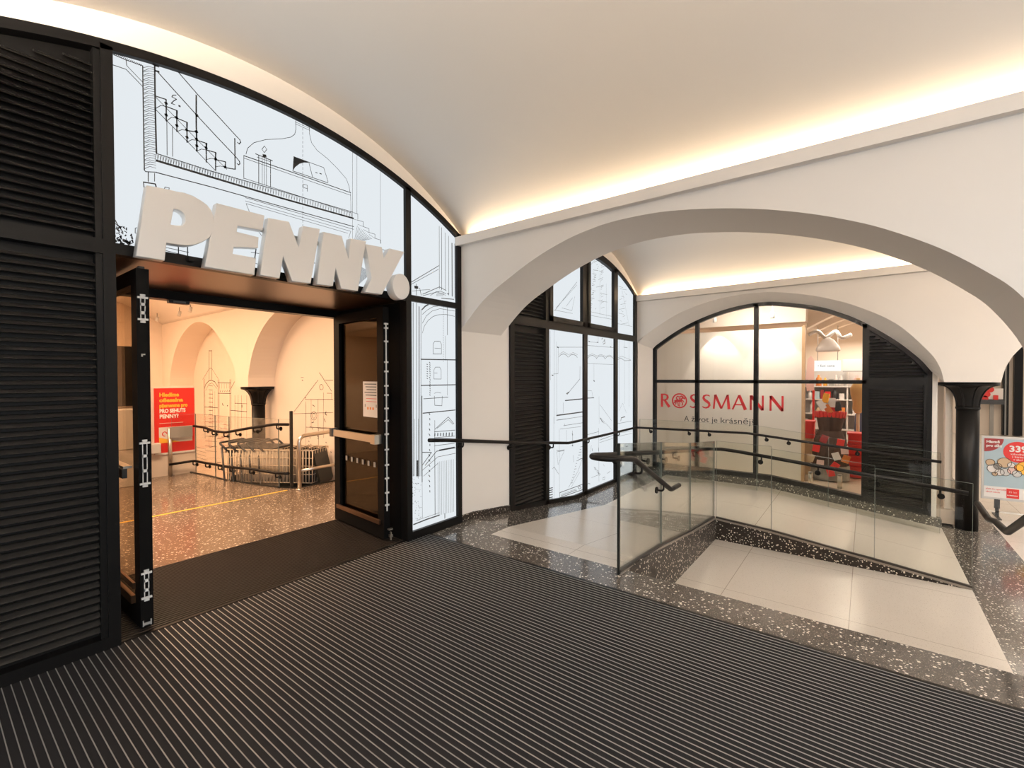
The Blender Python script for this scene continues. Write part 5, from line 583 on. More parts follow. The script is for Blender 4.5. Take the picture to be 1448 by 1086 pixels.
Y=[-.745,1.3,3.335]; b=MB(); b.strip_x([(y,zp(y)+.075) for y in Y],[(y,zp(y)-.01) for y in Y],G0-.01,G1+.02); b.build('bottom_rail',MAT['black'],W3)
def louvre_x(parent,y0,y1,z0,zt,x=8.945,pitch=.05):
    b=MB(); z=z0+.01
    while True:
        ys=[y for y in xs(y0,y1,24) if zt(y)>z+.035]
        if len(ys)<2: break
        lo,hi=min(ys),max(ys)
        b.prism([(x-.026,z),(x-.014,z-.003),(x+.022,z+.017),(x+.022,z+.024),(x+.004,z+.020)],lambda p:(p[0],lo,p[1]),lambda p:(p[0],hi,p[1])); z+=pitch
    b.build('louvre_panel',MAT['louvre'],parent)
    Y=xs(y0,y1,12); b=MB(); b.strip_x([(y,zt(y)+.06) for y in Y],[(y,z0-.06) for y in Y],x+.022,x+.034); b.build('louvre_backing',MAT['black'],parent)
louvre_x(W3,-.66,-.02,-.33,lambda y:1.46); louvre_x(W3,-.66,-.02,1.585,lambda y:zFR(y)-.085)
bars(W3,'louvre_stile',[(G0+.01,-.70,-.4,G1,-.655,1.62),(G0+.01,-.03,-.4,G1,.0,2.38)])
ZI=[]
for y0,y1 in ((2.535,3.275),(1.555,2.468),(.055,1.485)):
    Y=xs(y0,y1,12)
    b=MB(); b.strip_x([(y,1.485) for y in Y],[(y,zp(y)+.06) for y in Y],8.935,8.943); b.build('window_pane',MAT['glass_shop'],W3)
    b=MB(); b.strip_x([(y,zFR(y)-.045) for y in Y],[(y,1.545) for y in Y],8.935,8.943); b.build('window_pane',MAT['glass_shop'],W3)
# red lettering on the glass
dc=thing('window_sign','red capital letters and round emblem stuck across the arched shop window','sign',(8.92,2.1,1.02))
def stroke(b,pts,ws,tr):
    n=len(pts); ws=ws if isinstance(ws,(list,tuple)) else [ws]*n; Lp=[];Rp=[]
    for i in range(n):
        t=(Vector(pts[min(i+1,n-1)])-Vector(pts[max(i-1,0)])).normalized(); nn=Vector((-t.y,t.x))
        Lp.append(Vector(pts[i])+nn*ws[i]/2); Rp.append(Vector(pts[i])-nn*ws[i]/2)
    for i in range(n-1): b.add([tr(Lp[i]),tr(Lp[i+1]),tr(Rp[i+1]),tr(Rp[i])],[(0,1,2,3)])
def glyph(ch):
    # list of (points, widths) in a box one unit high
    if ch=='M': return .93,[([(.06,0),(.13,1)],[.11,.10]),([(.13,1),(.47,.03)],[.17,.13]),([(.47,.03),(.80,1)],[.09,.10]),([(.80,1),(.87,0)],[.13,.17])]
    if ch=='A': return .80,[([(.03,0),(.40,1)],[.10,.09]),([(.40,1),(.76,0)],[.15,.19]),([(.16,.34),(.62,.34)],.08)]
    if ch=='N': return .80,[([(.08,0),(.08,1)],.11),([(.08,.97),(.70,.03)],[.18,.16]),([(.70,0),(.70,1)],.11)]
    if ch=='R': return .68,[([(.09,0),(.09,1)],.15),([(.09,.95),(.30,.95),(.46,.88),(.50,.74),(.45,.60),(.30,.52),(.09,.52)],[.09,.09,.13,.16,.13,.09,.09]),([(.28,.52),(.62,0)],[.14,.19])]
    if ch=='S': return .58,[([(.52,.88),(.42,.95),(.28,.96),(.14,.88),(.11,.75),(.18,.62),(.34,.50),(.47,.38),(.50,.24),(.42,.10),(.27,.04),(.14,.06),(.04,.14)],[.06,.08,.09,.13,.15,.16,.18,.16,.15,.12,.09,.08,.06])]
XD=8.931
for ch,ya,yb in (('R',3.186,3.0),('S',2.641,2.488),('S',2.419,2.262),('M',2.228,1.933),('A',1.902,1.672),('N',1.624,1.384),('N',1.319,1.09)):
    w,st=glyph(ch); b=MB(); s=(ya-yb)/w; z0,z1=1.018,1.275
    for pts,ws in st:
        k=.265; wsc=[q*k*1.08 for q in ws] if isinstance(ws,(list,tuple)) else ws*k*1.08
        stroke(b,[(p[0]*s,p[1]*(z1-z0)) for p in pts],wsc,lambda p:(XD,ya-p[0],z0+p[1]))
    b.build('letter',MAT['decal_red'],dc,recalc=False)
b=MB(); cy,cz,r=2.826,1.146,.131
stroke(b,[(r*math.cos(a),r*math.sin(a)) for a in xs(0,2*PI,36)],.026,lambda p:(XD,cy-p[0],cz+p[1]))
for pts,w in (([(-.09,-.02),(-.05,.0),(.0,-.005),(.05,.02)],.05),([(-.035,.02),(-.06,.05),(-.04,.085),(.0,.07),(.04,.09),(.075,.07)],.026),([(.03,.02),(.055,.055),(.09,.05),(.095,.03)],.03),([(-.085,-.02),(-.105,-.05)],.02),([(-.06,-.01),(-.07,-.075)],.02),([(-.03,-.02),(-.02,-.10)],.02),([(.01,-.02),(.0,-.11)],.018),([(.035,.0),(.06,-.06),(.045,-.09)],.022),([(.06,.01),(.085,-.03)],.018),([(-.01,.03),(.02,.055)],.02)):
    stroke(b,pts,w,lambda p:(XD,cy-p[0],cz+p[1]))
b.build('emblem',MAT['decal_red'],dc,recalc=False)
for wd,ya,wl in (('A',2.735,.085),('život',2.607,.315),('je',2.245,.10),('krásnější',2.10,.60)): text('tagline_word',wd,.142,MAT['ink'],M_face_negX(XD,ya,.768),dc,fit=wl)
# ---------------------------------------------------------------- glass balustrades
def balustrade(name,label,segs,mat=MAT['glass'],group=None,edge=None,chan=True,joint=MAT['edge_green']):
    # segs: list of (x0,y0,x1,y1,zb0,zb1,zt0,zt1)
    x0,y0=segs[0][:2]; t=thing(name,label,'balustrade',(x0,y0,segs[0][4]),0,group)
    for k,(xa,ya,xb,yb,za,zb_,ta,tb) in enumerate(segs):
        d=Vector((xb-xa,yb-ya,0)).normalized(); n=Vector((-d.y,d.x,0))*.006; g=d*.0022
        A=Vector((xa,ya,0))+g; B=Vector((xb,yb,0))-g
        v=[A-n+Vector((0,0,za)),B-n+Vector((0,0,zb_)),B+n+Vector((0,0,zb_)),A+n+Vector((0,0,za)),A-n+Vector((0,0,ta)),B-n+Vector((0,0,tb)),B+n+Vector((0,0,tb)),A+n+Vector((0,0,ta))]
        MB().add(v,[(0,3,2,1),(4,5,6,7),(0,1,5,4),(1,2,6,5),(2,3,7,6),(3,0,4,7)]).build('glass_pane',mat,t)
        b=MB(); m=n*1.06; e=d*.0012
        for Q,zl,zh in ((A,za,ta),(B,zb_,tb)):
            b.add([Q-m-e+Vector((0,0,zl)),Q-m+e+Vector((0,0,zl)),Q+m+e+Vector((0,0,zl)),Q+m-e+Vector((0,0,zl)),Q-m-e+Vector((0,0,zh)),Q-m+e+Vector((0,0,zh)),Q+m+e+Vector((0,0,zh)),Q+m-e+Vector((0,0,zh))],[(0,1,5,4),(1,2,6,5),(2,3,7,6),(3,0,4,7)])
        h=Vector((0,0,.0012)); b.add([A-m+Vector((0,0,ta))-h,B-m+Vector((0,0,tb))-h,B+m+Vector((0,0,tb))-h,A+m+Vector((0,0,ta))-h,A-m+Vector((0,0,ta))+h,B-m+Vector((0,0,tb))+h,B+m+Vector((0,0,tb))+h,A+m+Vector((0,0,ta))+h],[(0,3,2,1),(4,5,6,7),(0,1,5,4),(2,3,7,6)])
        b.build('glass_edge',joint,t)
    if edge:
        x,y,zb_,zt=edge; MB().box(x-.010,y-.009,zb_,x+.012,y+.009,zt).build('end_post',MAT['edge'],t)
    if chan:
        b=MB(); c2=MB()
        for (xa,ya,xb,yb,za,zb_,ta,tb) in segs:
            d=Vector((xb-xa,yb-ya,0)).normalized(); n=Vector((-d.y,d.x,0))
            for bb,o0,o1,h0,h1 in ((b,-.013,.016,-.004,.036),(c2,-.022,-.013,-.004,.017)):
                v=[]
                for z_ in (h0,h1):
                    v+=[Vector((xa,ya,za+z_))+n*o0,Vector((xb,yb,zb_+z_))+n*o0,Vector((xb,yb,zb_+z_))+n*o1,Vector((xa,ya,za+z_))+n*o1]
                bb.add(v,[(0,3,2,1),(4,5,6,7),(0,1,5,4),(1,2,6,5),(2,3,7,6),(3,0,4,7)])
        b.build('base_channel',MAT['channel'],t); c2.build('channel_lip',MAT['channel_light'],t)
    return t
S=[];X=[3.49,4.46,5.40,6.2,6.44]
for a,b_ in zip(X,X[1:]): S.append((a,1.585,b_,1.585,zramp1(a),zramp1(b_),zramp1(a)+1.05,zramp1(b_)+1.03))
S=[(3.49,1.585,4.46,1.585,.0,zramp1(4.46),1.06,.965),(4.46,1.585,5.40,1.585,zramp1(4.46),zramp1(5.40),.965,.85),(5.40,1.585,6.44,1.585,zramp1(5.40),-.27,.85,.755)]
balustrade('glass_balustrade','clear glass balustrade with black end post along the sloping kerb beside the stairs',S,edge=(3.485,1.585,.0,1.065))
Yb=[1.56,.92,-.08,-.85]; S=[(6.44,a,6.44,b_,zramp2(a),zramp2(b_),zramp2(a)+1.03,zramp2(b_)+1.06) for a,b_ in zip(Yb,Yb[1:])]
balustrade('glass_balustrade','clear glass balustrade crossing in front of the red-lettered shop window, ending before the column',S,joint=MAT['edge_green'])
Yb=[3.42,2.40,1.42,.45,-.80]; zt=[.80,.80,.80,.68,.565]
S=[(8.46,a,8.46,b_,zramp2(a),zramp2(b_),z0,z1) for a,b_,z0,z1 in zip(Yb,Yb[1:],zt,zt[1:])]
balustrade('glass_balustrade','clear glass screen standing directly against the front of the arched shop window',S,joint=MAT['edge_green'],chan=False)
balustrade('glass_balustrade','clear glass guard at the stair top in the picture right edge',[(3.615,-.70,3.615,-1.9,.0,0,1.05,1.05),(3.615,-1.9,3.615,-3.1,.0,0,1.05,1.05)],joint=MAT['edge_green'])
balustrade('glass_balustrade','short clear glass panel carrying the right stair handrail',[(3.64,-.88,4.28,-.88,-.53,-.53,1.0,.75)],chan=False)
# ---------------------------------------------------------------- handrails
def handrail(name,label,path,brk,r=.0225,fil=.05):
    t=thing(name,label,'handrail',tuple(path[0])); MB().tube(fillet(path,fil),r,12).build('rail_tube',MAT['rail'],t)
    for (p,n) in brk:
        p=Vector(p); n=Vector(n).normalized(); L=.065
        b=MB(); q=p+Vector((0,0,-.07)); b.tube(fillet([p+Vector((0,0,-.01)),q,q+n*L],.03,4),.0095,8); b.disc(q+n*(L),n,.030,.012); b.build('bracket',MAT['rail'],t)
    return t
h1=[(3.165,3.47,.972),(3.42,3.47,.945),(4.5,3.47,.80),(5.9,3.47,.632),(7.0,3.47,.632),(8.39,3.47,.642),(8.39,1.55,.672),(8.39,-.80,.452)]
def at(path,t):
    L=[0]
    for i in range(1,len(path)): L.append(L[-1]+math.dist(path[i],path[i-1]))
    s=t*L[-1]
    for i in range(1,len(path)):
        if L[i]>=s: k=(s-L[i-1])/(L[i]-L[i-1]); return Vector(path[i-1]).lerp(Vector(path[i]),k)
br=[]
for x in (3.66,4.55,5.48,6.53,7.66): 
    z=[p for p in h1]; 
    for a,b_ in zip(h1[:6],h1[1:6]):
        if a[0]<=x<=b_[0]: br.append(((x,3.47,a[2]+(b_[2]-a[2])*(x-a[0])/(b_[0]-a[0])),(0,1,0)))
for y in (3.2,2.5,2.16,1.28,.97,.1,-.55):
    a,b_=(h1[5],h1[6]) if y>1.55 else (h1[6],h1[7]); br.append(((8.39,y,a[2]+(b_[2]-a[2])*(y-a[1])/(b_[1]-a[1])),(1,0,0)))
handrail('handrail','long dark handrail running along the facade and across the arched shop window',h1,br,.02)
h2=[(4.64,1.47,.528),(4.40,1.47,.530),(3.52,1.47,.945),(3.27,1.47,.985),(3.18,1.50,.99),(3.145,1.585,.992),(3.18,1.67,.99),(3.27,1.70,.985),(3.52,1.70,.955),(6.2,1.70,.655),(6.38,1.70,.645),(6.56,1.52,.640),(6.56,1.3,.625),(6.56,-.83,.405)]
def zx(path,i0,i1,x): a,b_=path[i0],path[i1]; return a[2]+(b_[2]-a[2])*(x-a[0])/(b_[0]-a[0])
br=[((x,1.47,zx(h2,1,2,x)),(0,1,0)) for x in (3.68,4.20)]+[((x,1.70,zx(h2,8,9,x)),(0,-1,0)) for x in (4.25,4.75,5.15,5.9)]+[((3.62,1.70,.943),(0,-1,0))]
for y in (1.05,.45,-.10,-.62): a,b_=h2[12],h2[13]; br.append(((6.56,y,a[2]+(b_[2]-a[2])*(y-a[1])/(b_[1]-a[1])),(-1,0,0)))
handrail('handrail','dark looping handrail wrapping the glass balustrade end above the stairs',h2,br,.0225,.04)
h3=[(5.85,-.80,.455),(5.36,-.80,.43),(5.1,-.80,.475),(4.74,-.80,.490),(3.66,-.80,.965),(3.2,-.80,1.0)]
handrail('handrail','dark handrail at the picture right edge rising from the stair foot',h3,[((4.2,-.80,zx(h3,3,4,4.2)),(0,-1,0)),((3.8,-.8,zx(h3,3,4,3.8)),(0,-1,0))],.024,.04)
# ---------------------------------------------------------------- inside the shop behind the letters sign
LN=[(-4,9.1),(2.91,9.1),(2.97,8.64),(3.03,7.85),(3.14,7.3),(3.27,6.77),(3.40,6.56),(3.50,6.53),(4.17,6.53)]
b=MB(); b.prism_z([(-4,3.9),(.72,3.9),(.72,3.552),(2.98,3.552),(2.98,3.9),(4.17,3.9)]+LN[::-1],-.3,0); struct('floor_shop',b,MAT['terrazzo_in'])
b=MB(); b.box(2.5,6.5,-.6,4.27,13.4,-.42); struct('floor_shop_low',b,MAT['plain_floor'])
b=MB(); b.box(-4,9.1,-.6,2.5,13.4,0); struct('floor_shop_rear',b,MAT['plain_floor'])
b=MB()
for i in range(1,len(LN)-1):
    a,c_=Vector((*LN[i],0)),Vector((*LN[i+1],0)); d=(c_-a); d.normalize(); n=Vector((-d.y,d.x,0))
    b.obox((a+c_)/2+Vector((0,0,-.14)),d*((c_-a).length/2),n*.012,Vector((0,0,.155)))
struct('trim_6',b,MAT['edge'])
AR1=cat_rom([(12.80,1.44),(12.77,1.66),(12.66,1.89),(12.44,2.2),(12.09,2.49),(11.59,2.70),(11.1,2.77),(10.6,2.69),(10.19,2.51),(9.85,2.28),(9.52,2.02),(9.33,1.80),(9.26,1.62),(9.25,1.44)],4)
AR2=cat_rom([(8.75,1.44),(8.74,1.66),(8.61,1.98),(8.43,2.23),(8.22,2.42),(7.92,2.60),(7.58,2.72),(7.2,2.79),(6.8,2.81),(6.3,2.75),(5.8,2.55),(5.4,2.2),(5.2,1.8),(5.15,1.44)],4)
b=MB(); ZT=3.5
for P_ in (AR1,AR2): b.strip_x([(y,ZT) for y,z in P_],P_,3.70,4.17)
b.box(3.70,12.80,-.5,4.17,13.4,ZT); b.strip_x([(9.25,ZT),(8.75,ZT)],[(9.25,1.44),(8.75,1.44)],3.70,4.17); b.box(3.70,4.80,-.5,4.17,5.15,ZT)
struct('wall_shop_arcade',b,MAT['inner_wall'])
b=MB(); b.box(4.17,4.7,-.6,4.27,13.4,ZT); struct('wall_shop_right',b,MAT['inner_wall'])
b=MB(); b.box(-4,13.3,-.5,3.70,13.4,3.7); struct('wall_shop_end',b,MAT['inner_wall'])
b=MB(); b.box(-4,9.1,0,2.985,9.2,1.46); struct('wall_shop_parapet',b,MAT['inner_wall'])
b=MB()
for w,f in DRAW_NICHE: b.ribbon([(f[i],f[i+1]) for i in range(0,len(f),2) ],w/1000,lambda p:(4.167,p[0],p[1]))
tag(b.build('wall_drawing',MAT['ink_brown'],recalc=False),'brown line drawing of a towered building on the niche wall right of the red poster','wall drawing')
b=MB()
for w,f in DRAW_ALCOVE: b.ribbon([(f[i],f[i+1]) for i in range(0,len(f),2)],w/1000,lambda p:(4.167,p[0],p[1]))
tag(b.build('wall_drawing',MAT['ink_brown'],recalc=False),'faint line drawing of a gabled house on the wall behind the steel bumper rail','wall drawing')
vault('ceiling_shop',1.66,2.06,2.86,3.52,3.92,13.4)
for p in bpy.data.objects['ceiling_shop'].data.materials: pass
b=MB(); b.box(-4.1,3.9,-.3,-4,13.4,3.7); b.box(3.0,3.9,-.3,4.3,3.96,3.6); b.box(-4,3.9,-.1,.70,3.96,3.6); b.box(4.17,3.9,-.6,4.27,4.8,3.5); b.box(-4,3.9,2.86,-.4,13.4,2.95); struct('wall_shop_sides',b,MAT['inner_wall'])
b=MB(); b.box(-3,6.52,0,3.27,6.56,.002); tag(b.build('floor_tape',MAT['tape']),'yellow tape line stuck across the brown speckled floor','tape')
# poster
ps=thing('poster','red poster with yellow and white wording on the wall inside the doorway','poster',(2.69,9.09,.38))
psh=MB().box(2.41,9.07,.37,2.965,9.095,1.435).build('poster_sheet',MAT['red'],ps)
for i,(s,m,w) in enumerate((('Hledíme','yellow',.27),('ofiesalna','yellow',.33),('pijemenme pro','yellow',.39),('PRO SEHUTS','white',.36),('PENNY?','white',.26))):
    text('poster_text',s,.085,MAT[m],M_face_negY(2.475,9.068,1.30-.088*i),psh,bold=.004,fit=w)
MB().box(2.475,9.066,.86,2.80,9.0695,.868).build('poster_rule',MAT['pink'],ps)
MB().box(2.465,9.066,.545,2.93,9.0695,.80).build('poster_picture',MAT['paper'],ps)
b=MB(); b.add([(2.465,9.065,.545),(2.75,9.065,.545),(2.465,9.065,.64)],[(0,1,2)]); b.build('poster_picture_corner',MAT['yellow'],ps)
b=MB()
for k in range(5): stroke(b,[(2.54+.075*k+.03*math.cos(a),.69+.035*math.sin(a)+.01*k) for a in xs(0,5,10)],.013,lambda p:(p[0],9.0645,p[1]))
b.build('poster_picture_print',MAT['red'],ps,recalc=False)
MB().box(2.41,9.067,.355,2.965,9.07,.385).build('poster_border',MAT['white'],ps)
# column inside
column('column',3.98,9.0,-.42,1.435,.112,.285,'black column with flared capital between the two wall arches')
# balustrade with double rails
S=[]; BP=[(2.62,9.02),(2.94,8.95),(3.0,8.3),(3.03,7.85),(3.14,7.3),(3.27,6.77),(3.37,6.60)]
for a,c_ in ((0,1),(1,2),(2,3),(3,5),(5,6)): S.append((*BP[a],*BP[c_],0,0,1.0,1.0))
bl=balustrade('glass_balustrade','clear glass balustrade with double rails inside the doorway, curving round the shopping carts',S,MAT['glass_in'],chan=False,joint=MAT['edge_green'])
MB().box(3.352,6.585,-.01,3.388,6.615,1.12).build('end_post',MAT['edge'],bl)
MB().tube([(2.60,9.03,0),(2.60,9.03,.78)],.03,10).build('wall_post',MAT['steel'],bl)
MB().box(2.585,8.99,.62,2.91,9.0,.80).build('clear_plate',MAT['grey'],bl)
def h_in(label,z0,z1,z2,z3,zlow):
    path=[(2.90,8.90,z0),(2.95,8.6,z0-.01),(2.96,8.25,z1),(2.98,7.85,z1+.005),(3.10,7.25,z2),(3.22,6.78,z3),(3.32,6.58,z3)]
    if zlow: path=[(2.56,8.95,z0-.02)]+path
    br=[(at(path,t),(1,.15,0)) for t in (.12,.25,.42,.55,.72,.92)]
    handrail('handrail',label,path,br,.02,.05)
h_in('upper dark handrail on the curved glass inside the doorway',.80,.755,.86,.93,False); h_in('lower dark handrail on the curved glass inside the doorway',.22,.225,.245,.225,True)
# bumper rail
bp=thing('bumper_rail','bent brushed steel bumper rail standing on the brown speckled floor inside','rail',(3.39,6.42,0))
MB().tube(fillet([(3.39,6.42,0),(3.39,6.42,.765),(4.10,6.42,.80),(4.10,6.42,0)],.10,7),.028,12).build('bent_tube',MAT['steel'],bp)
MB().tube([(3.39,6.42,.27),(4.10,6.42,.28)],.022,10).build('cross_tube',MAT['steel'],bp)
MB().lathe([(.055,0),(.055,.02)],(3.39,6.42,0),14).build('floor_flange',MAT['steel'],bp)
# shopping carts
def cart():
    t=thing('shopping_cart','','shopping cart',(0,0,0)); W=.27
    b=MB(); f=lambda s,z:(.06+.78*s, (W-.045*s)*(.82+.18*(z-.42)/.55))
    def P_(s,side,z): x,w=f(s,z); return (x+.06*(z-.42),side*w,z)
    for z in (.42,.55,.68,.80,.92): b.tube([P_(0,1,z),P_(1,1,z),P_(1,-1,z),P_(0,-1,z),P_(0,1,z)],.006 if z<.9 else .011,6)
    for i in range(16):
        s=i/15
        for sd in (1,-1): b.tube([P_(s,sd,.42),P_(s,sd,.92)],.009,5)
    for i in range(7):
        w=-1+2*i/6; a=P_(1,1,.42);a2=P_(1,1,.92); b.tube([(a[0],a[1]*w,.42),(a2[0],a2[1]*w,.92)],.0045,5); b.tube([(.06,P_(0,1,.42)[1]*w,.42),(a[0],a[1]*w,.42)],.0045,5)
    b.build('wire_basket',MAT['beige_wire'],t)
    MB().box(.04,-.24,.86,.24,.24,.95).build('child_seat',MAT['dark_grey'],t)
    MB().tube(fillet([(.10,-.27,.9),(-.04,-.27,1.02),(-.04,.27,1.02),(.10,.27,.9)],.04),.016,8).build('handle',MAT['dark_grey'],t)
    b=MB()
    for sd in (1,-1): b.tube(fillet([(-.02,sd*.24,.95),(.03,sd*.25,.40),(.10,sd*.25,.16),(.80,sd*.17,.14)],.06),.014,8)
    b.tube([(.80,-.17,.14),(.80,.17,.14)],.014,8); b.tube([(.10,-.25,.16),(.10,.25,.16)],.014,8); b.build('chassis',MAT['dark_grey'],t)
    b=MB(); b.add([(.08,-.23,.20),(.80,-.16,.22),(.80,.16,.22),(.08,.23,.20),(.10,-.215,.50),(.86,-.165,.66),(.86,.165,.66),(.10,.215,.50)],[(0,3,2,1),(4,5,6,7),(0,1,5,4),(1,2,6,5),(2,3,7,6),(3,0,4,7)]); b.build('lower_tray',MAT['edge'],t,bevel=.02)
    MB().obox((.90,0,.66),(.012,0,.03),(0,.19,0),(-.06,0,.24)).build('front_panel',MAT['edge'],t)
    for x,y in ((.08,.24),(.08,-.24),(.78,.16),(.78,-.16)): MB().disc((x,y,.06),(0,1,0),.058,.03).build('wheel',MAT['edge'],t)
    return t
c0=cart(); d=Vector((.50,-.866,0)); ang=math.atan2(d.y,d.x); base=Vector((3.17,8.02,-.42))
LB=['rearmost nested shopping cart, deepest behind the curved glass','second shopping cart from the rear of the nested row','third shopping cart in the middle of the nested row','fourth shopping cart, next behind the front one','front shopping cart of the nested row, nearest the steel bumper rail']
for i in range(4,-1,-1):
    p=base+d*(.15*i)
    if i==4: c4=p
    if i<4: dup(c0,p,ang,LB[i],'nested shopping carts')
c0.location=c4; c0.rotation_euler=(0,0,ang); c0['label']=LB[4]; c0['group']='nested shopping carts'
# things along the left inside
b=tag(MB().box(2.20,8.95,.40,2.46,9.08,.56).build('wall_box',MAT['lightgrey'],bevel=.01),'small grey box on the wall under the red poster','box')
t=thing('wall_screen','black screen hanging inside, seen through the left door glass','screen',(1.98,8.9,1.2)); MB().box(1.70,8.85,1.20,2.17,8.92,2.06).build('screen_panel',MAT['edge'],t); MB().box(1.68,8.84,1.18,2.19,8.86,2.08).build('screen_frame',MAT['black'],t)
t=thing('white_cabinet','white cabinet seen low through the left door glass','cabinet',(1.95,8.8,0)); MB().box(1.66,8.62,0,2.16,9.02,1.14).build('cabinet_body',MAT['lightgrey'],t,bevel=.01); MB().box(2.05,8.605,.2,2.07,8.62,1.0).build('handle',MAT['steel'],t); MB().box(1.68,8.61,.55,2.14,8.62,.56).build('door_gap',MAT['grey'],t)
for i,(y,z) in enumerate(((12.6,2.99),(11.2,2.99),(10.6,3.02))):
    t=thing('ceiling_spotlight',('small spotlight on the vault furthest inside the doorway','small spotlight on the vault above the left wall arch','small spotlight on the vault nearest the doorway head')[i],'spotlight',(3.42,y,z),0,'spotlights inside the lettered shop')
    MB().disc((3.42,y,z-.07),(-.3,-.4,-1),.03,.10).build('lamp_head',MAT['lightgrey'],t); MB().tube([(3.42,y,z+.06),(3.42,y,z-.05)],.008,6).build('stem',MAT['grey'],t)
# ---------------------------------------------------------------- inside the far shop
b=MB(); b.box(8.98,-1.0,-.5,16,5,-.30); struct('floor_far_shop',b,MAT['plain_floor'])
b=MB(); b.box(9.05,-.98,-.5,16,-.90,3.2); b.box(9.05,3.9,-.5,16,4,3.2); b.box(15.9,-1,-.5,16,4,3.2); struct('wall_far_shop',b,MAT['inner_wall'])
b=MB(); b.box(9.05,-1,3.05,16,4,3.2); 
b.box(10.1,.9,2.62,10.5,3.9,3.05); b.box(9.05,-.9,2.78,16,-.5,3.05); struct('ceiling_far_shop',b,MAT['inner_wall'])
b=MB()
for i in range(3):
    prof=[(y,2.60+.35*math.sin(PI*(y+.9)/1.9)) for y in xs(-.9,1.0,16)]; b.strip_x([(y,3.05) for y,z in prof],prof,11.4+1.4*i,11.7+1.4*i)
struct('ceiling_far_shop_ribs',b,MAT['inner_wall'])
t=thing('partition_wall','tall cream display wall with oak edge right behind the red lettering','partition',(9.9,2.1,-.3))
MB().box(9.86,.935,-.3,9.96,3.85,2.50).build('panel',MAT['cream_panel'],t); MB().box(9.85,.885,-.3,9.97,.935,2.52).build('edge_board',MAT['wood'],t)
for i,(y,z) in enumerate(((2.36,2.58),(1.37,2.58),(3.1,2.58))):
    t=thing('spotlight',('spotlight washing the cream display wall behind the second pane','spotlight washing the cream display wall next to its oak edge','spotlight washing the cream display wall behind the leftmost pane')[i],'spotlight',(9.62,y,z),0,'spotlights over the display wall')
    MB().disc((9.58,y,z+.14),(.25,0,-1),.035,.12).build('lamp_head',MAT['white_metal'],t); MB().tube([(9.58,y,3.05),(9.58,y,z+.15)],.008,6).build('stem',MAT['lightgrey'],t)
    la=bpy.data.lights.new('spot','SPOT'); la.energy=SPOTE; la.color=(1,.90,.78); la.spot_size=math.radians(72); la.spot_blend=.25; la.shadow_soft_size=.02
    lo=bpy.data.objects.new('spot_light',la); C.objects.link(lo); lo.location=(9.60,y,z+.05); lo.rotation_euler=(0,math.radians(-14),0)
# tall shelving at the back
sh=thing('shelf_unit','white shop shelving full of small goods behind the right pane','shelf',(13.0,.35,-.3))
MB().box(13.28,-.6,-.3,13.32,1.25,1.75).build('back_panel',MAT['lightgrey'],sh)
for y in (-.6,.33,1.22): MB().box(12.9,y,-.3,13.3,y+.03,1.75).build('upright',MAT['white_metal'],sh)
SZ=[.05,.40,.75,1.08,1.38]
for z in SZ: MB().box(12.88,-.57,z-.025,13.28,1.22,z).build('shelf_board',MAT['white_metal'],sh)
cols=['red','white','tan','grey','dark_red','lightgrey','pink','orange','white','dark_grey','yellow','blue','red','paper']
k=0
for si,z in enumerate(SZ):
    y=-.52
    while y<1.15:
        w=random.uniform(.06,.15); h=random.uniform(.12,.26); m=MAT[random.choice(cols)]
        if not(.30<y+w and y<.37) and y+w<1.19:
            b=MB()
            if random.random()<.4: b.lathe([(w*.42,0),(w*.42,h*.7),(w*.18,h*.82),(w*.18,h)],(12.98,y+w/2,z+.001),12)
            else: b.box(12.92,y,z+.001,13.10,y+w*.92,z+h)
            tag(b.build('packaged_product',m),'small packaged product on the white shop shelving behind the right pane','product','goods on the shop shelving')
        y+=w+.012
# lit white sign box
t=thing('hanging_sign','white lit sign board hanging above the goods behind the right pane','sign',(12.2,.66,1.9))
MB().box(12.2,.44,1.72,12.26,.92,1.95).build('sign_board',emit('sign_white',(1,.97,.93),1.1),t); text('sign_text','• fotí cena',.075,MAT['dark_grey'],M_face_negX(12.197,.86,1.81),t)
for y in (.5,.86): MB().tube([(12.23,y,1.95),(12.23,y,2.7)],.006,6).build('hanger',MAT['grey'],t)
t=thing('hanging_sign','pale blue-white board right of the lit sign behind the right pane','sign',(12.6,.2,1.8)); MB().box(12.6,-.02,1.72,12.64,.42,1.98).build('sign_board',MAT['lightgrey'],t); MB().box(12.595,-.02,1.70,12.645,.42,1.725).build('sign_rail',MAT['grey'],t)
# ceiling pipes and ring
t=thing('ceiling_duct','pale looping duct with a round shade under the far shop ceiling','duct',(11.2,.5,2.4))
MB().tube(cat_rom([(11.2,.95,2.45),(11.25,.8,2.52),(11.2,.66,2.38),(11.3,.5,2.50),(11.2,.4,2.36),(11.3,.25,2.42)],8),.035,10).build('duct_pipe',MAT['white_metal'],t)
MB().lathe([(.03,.25),(.10,.2),(.19,.06),(.21,.0),(.19,-.03)],(11.2,.62,2.13),20).build('duct_shade',MAT['paper'],t)
t=thing('red_banner','narrow red hanging banner beside the lit sign board','banner',(11.9,.95,1.6)); 
b=MB(); b.prism_x([(.90,1.30),(1.03,1.28),(1.06,1.5),(1.02,1.98),(.96,2.05),(.90,1.95)],11.9,11.91); b.build('banner_cloth',MAT['pink'],t); MB().box(11.88,.89,.30,11.92,.93,1.30).build('banner_post',MAT['red'],t)
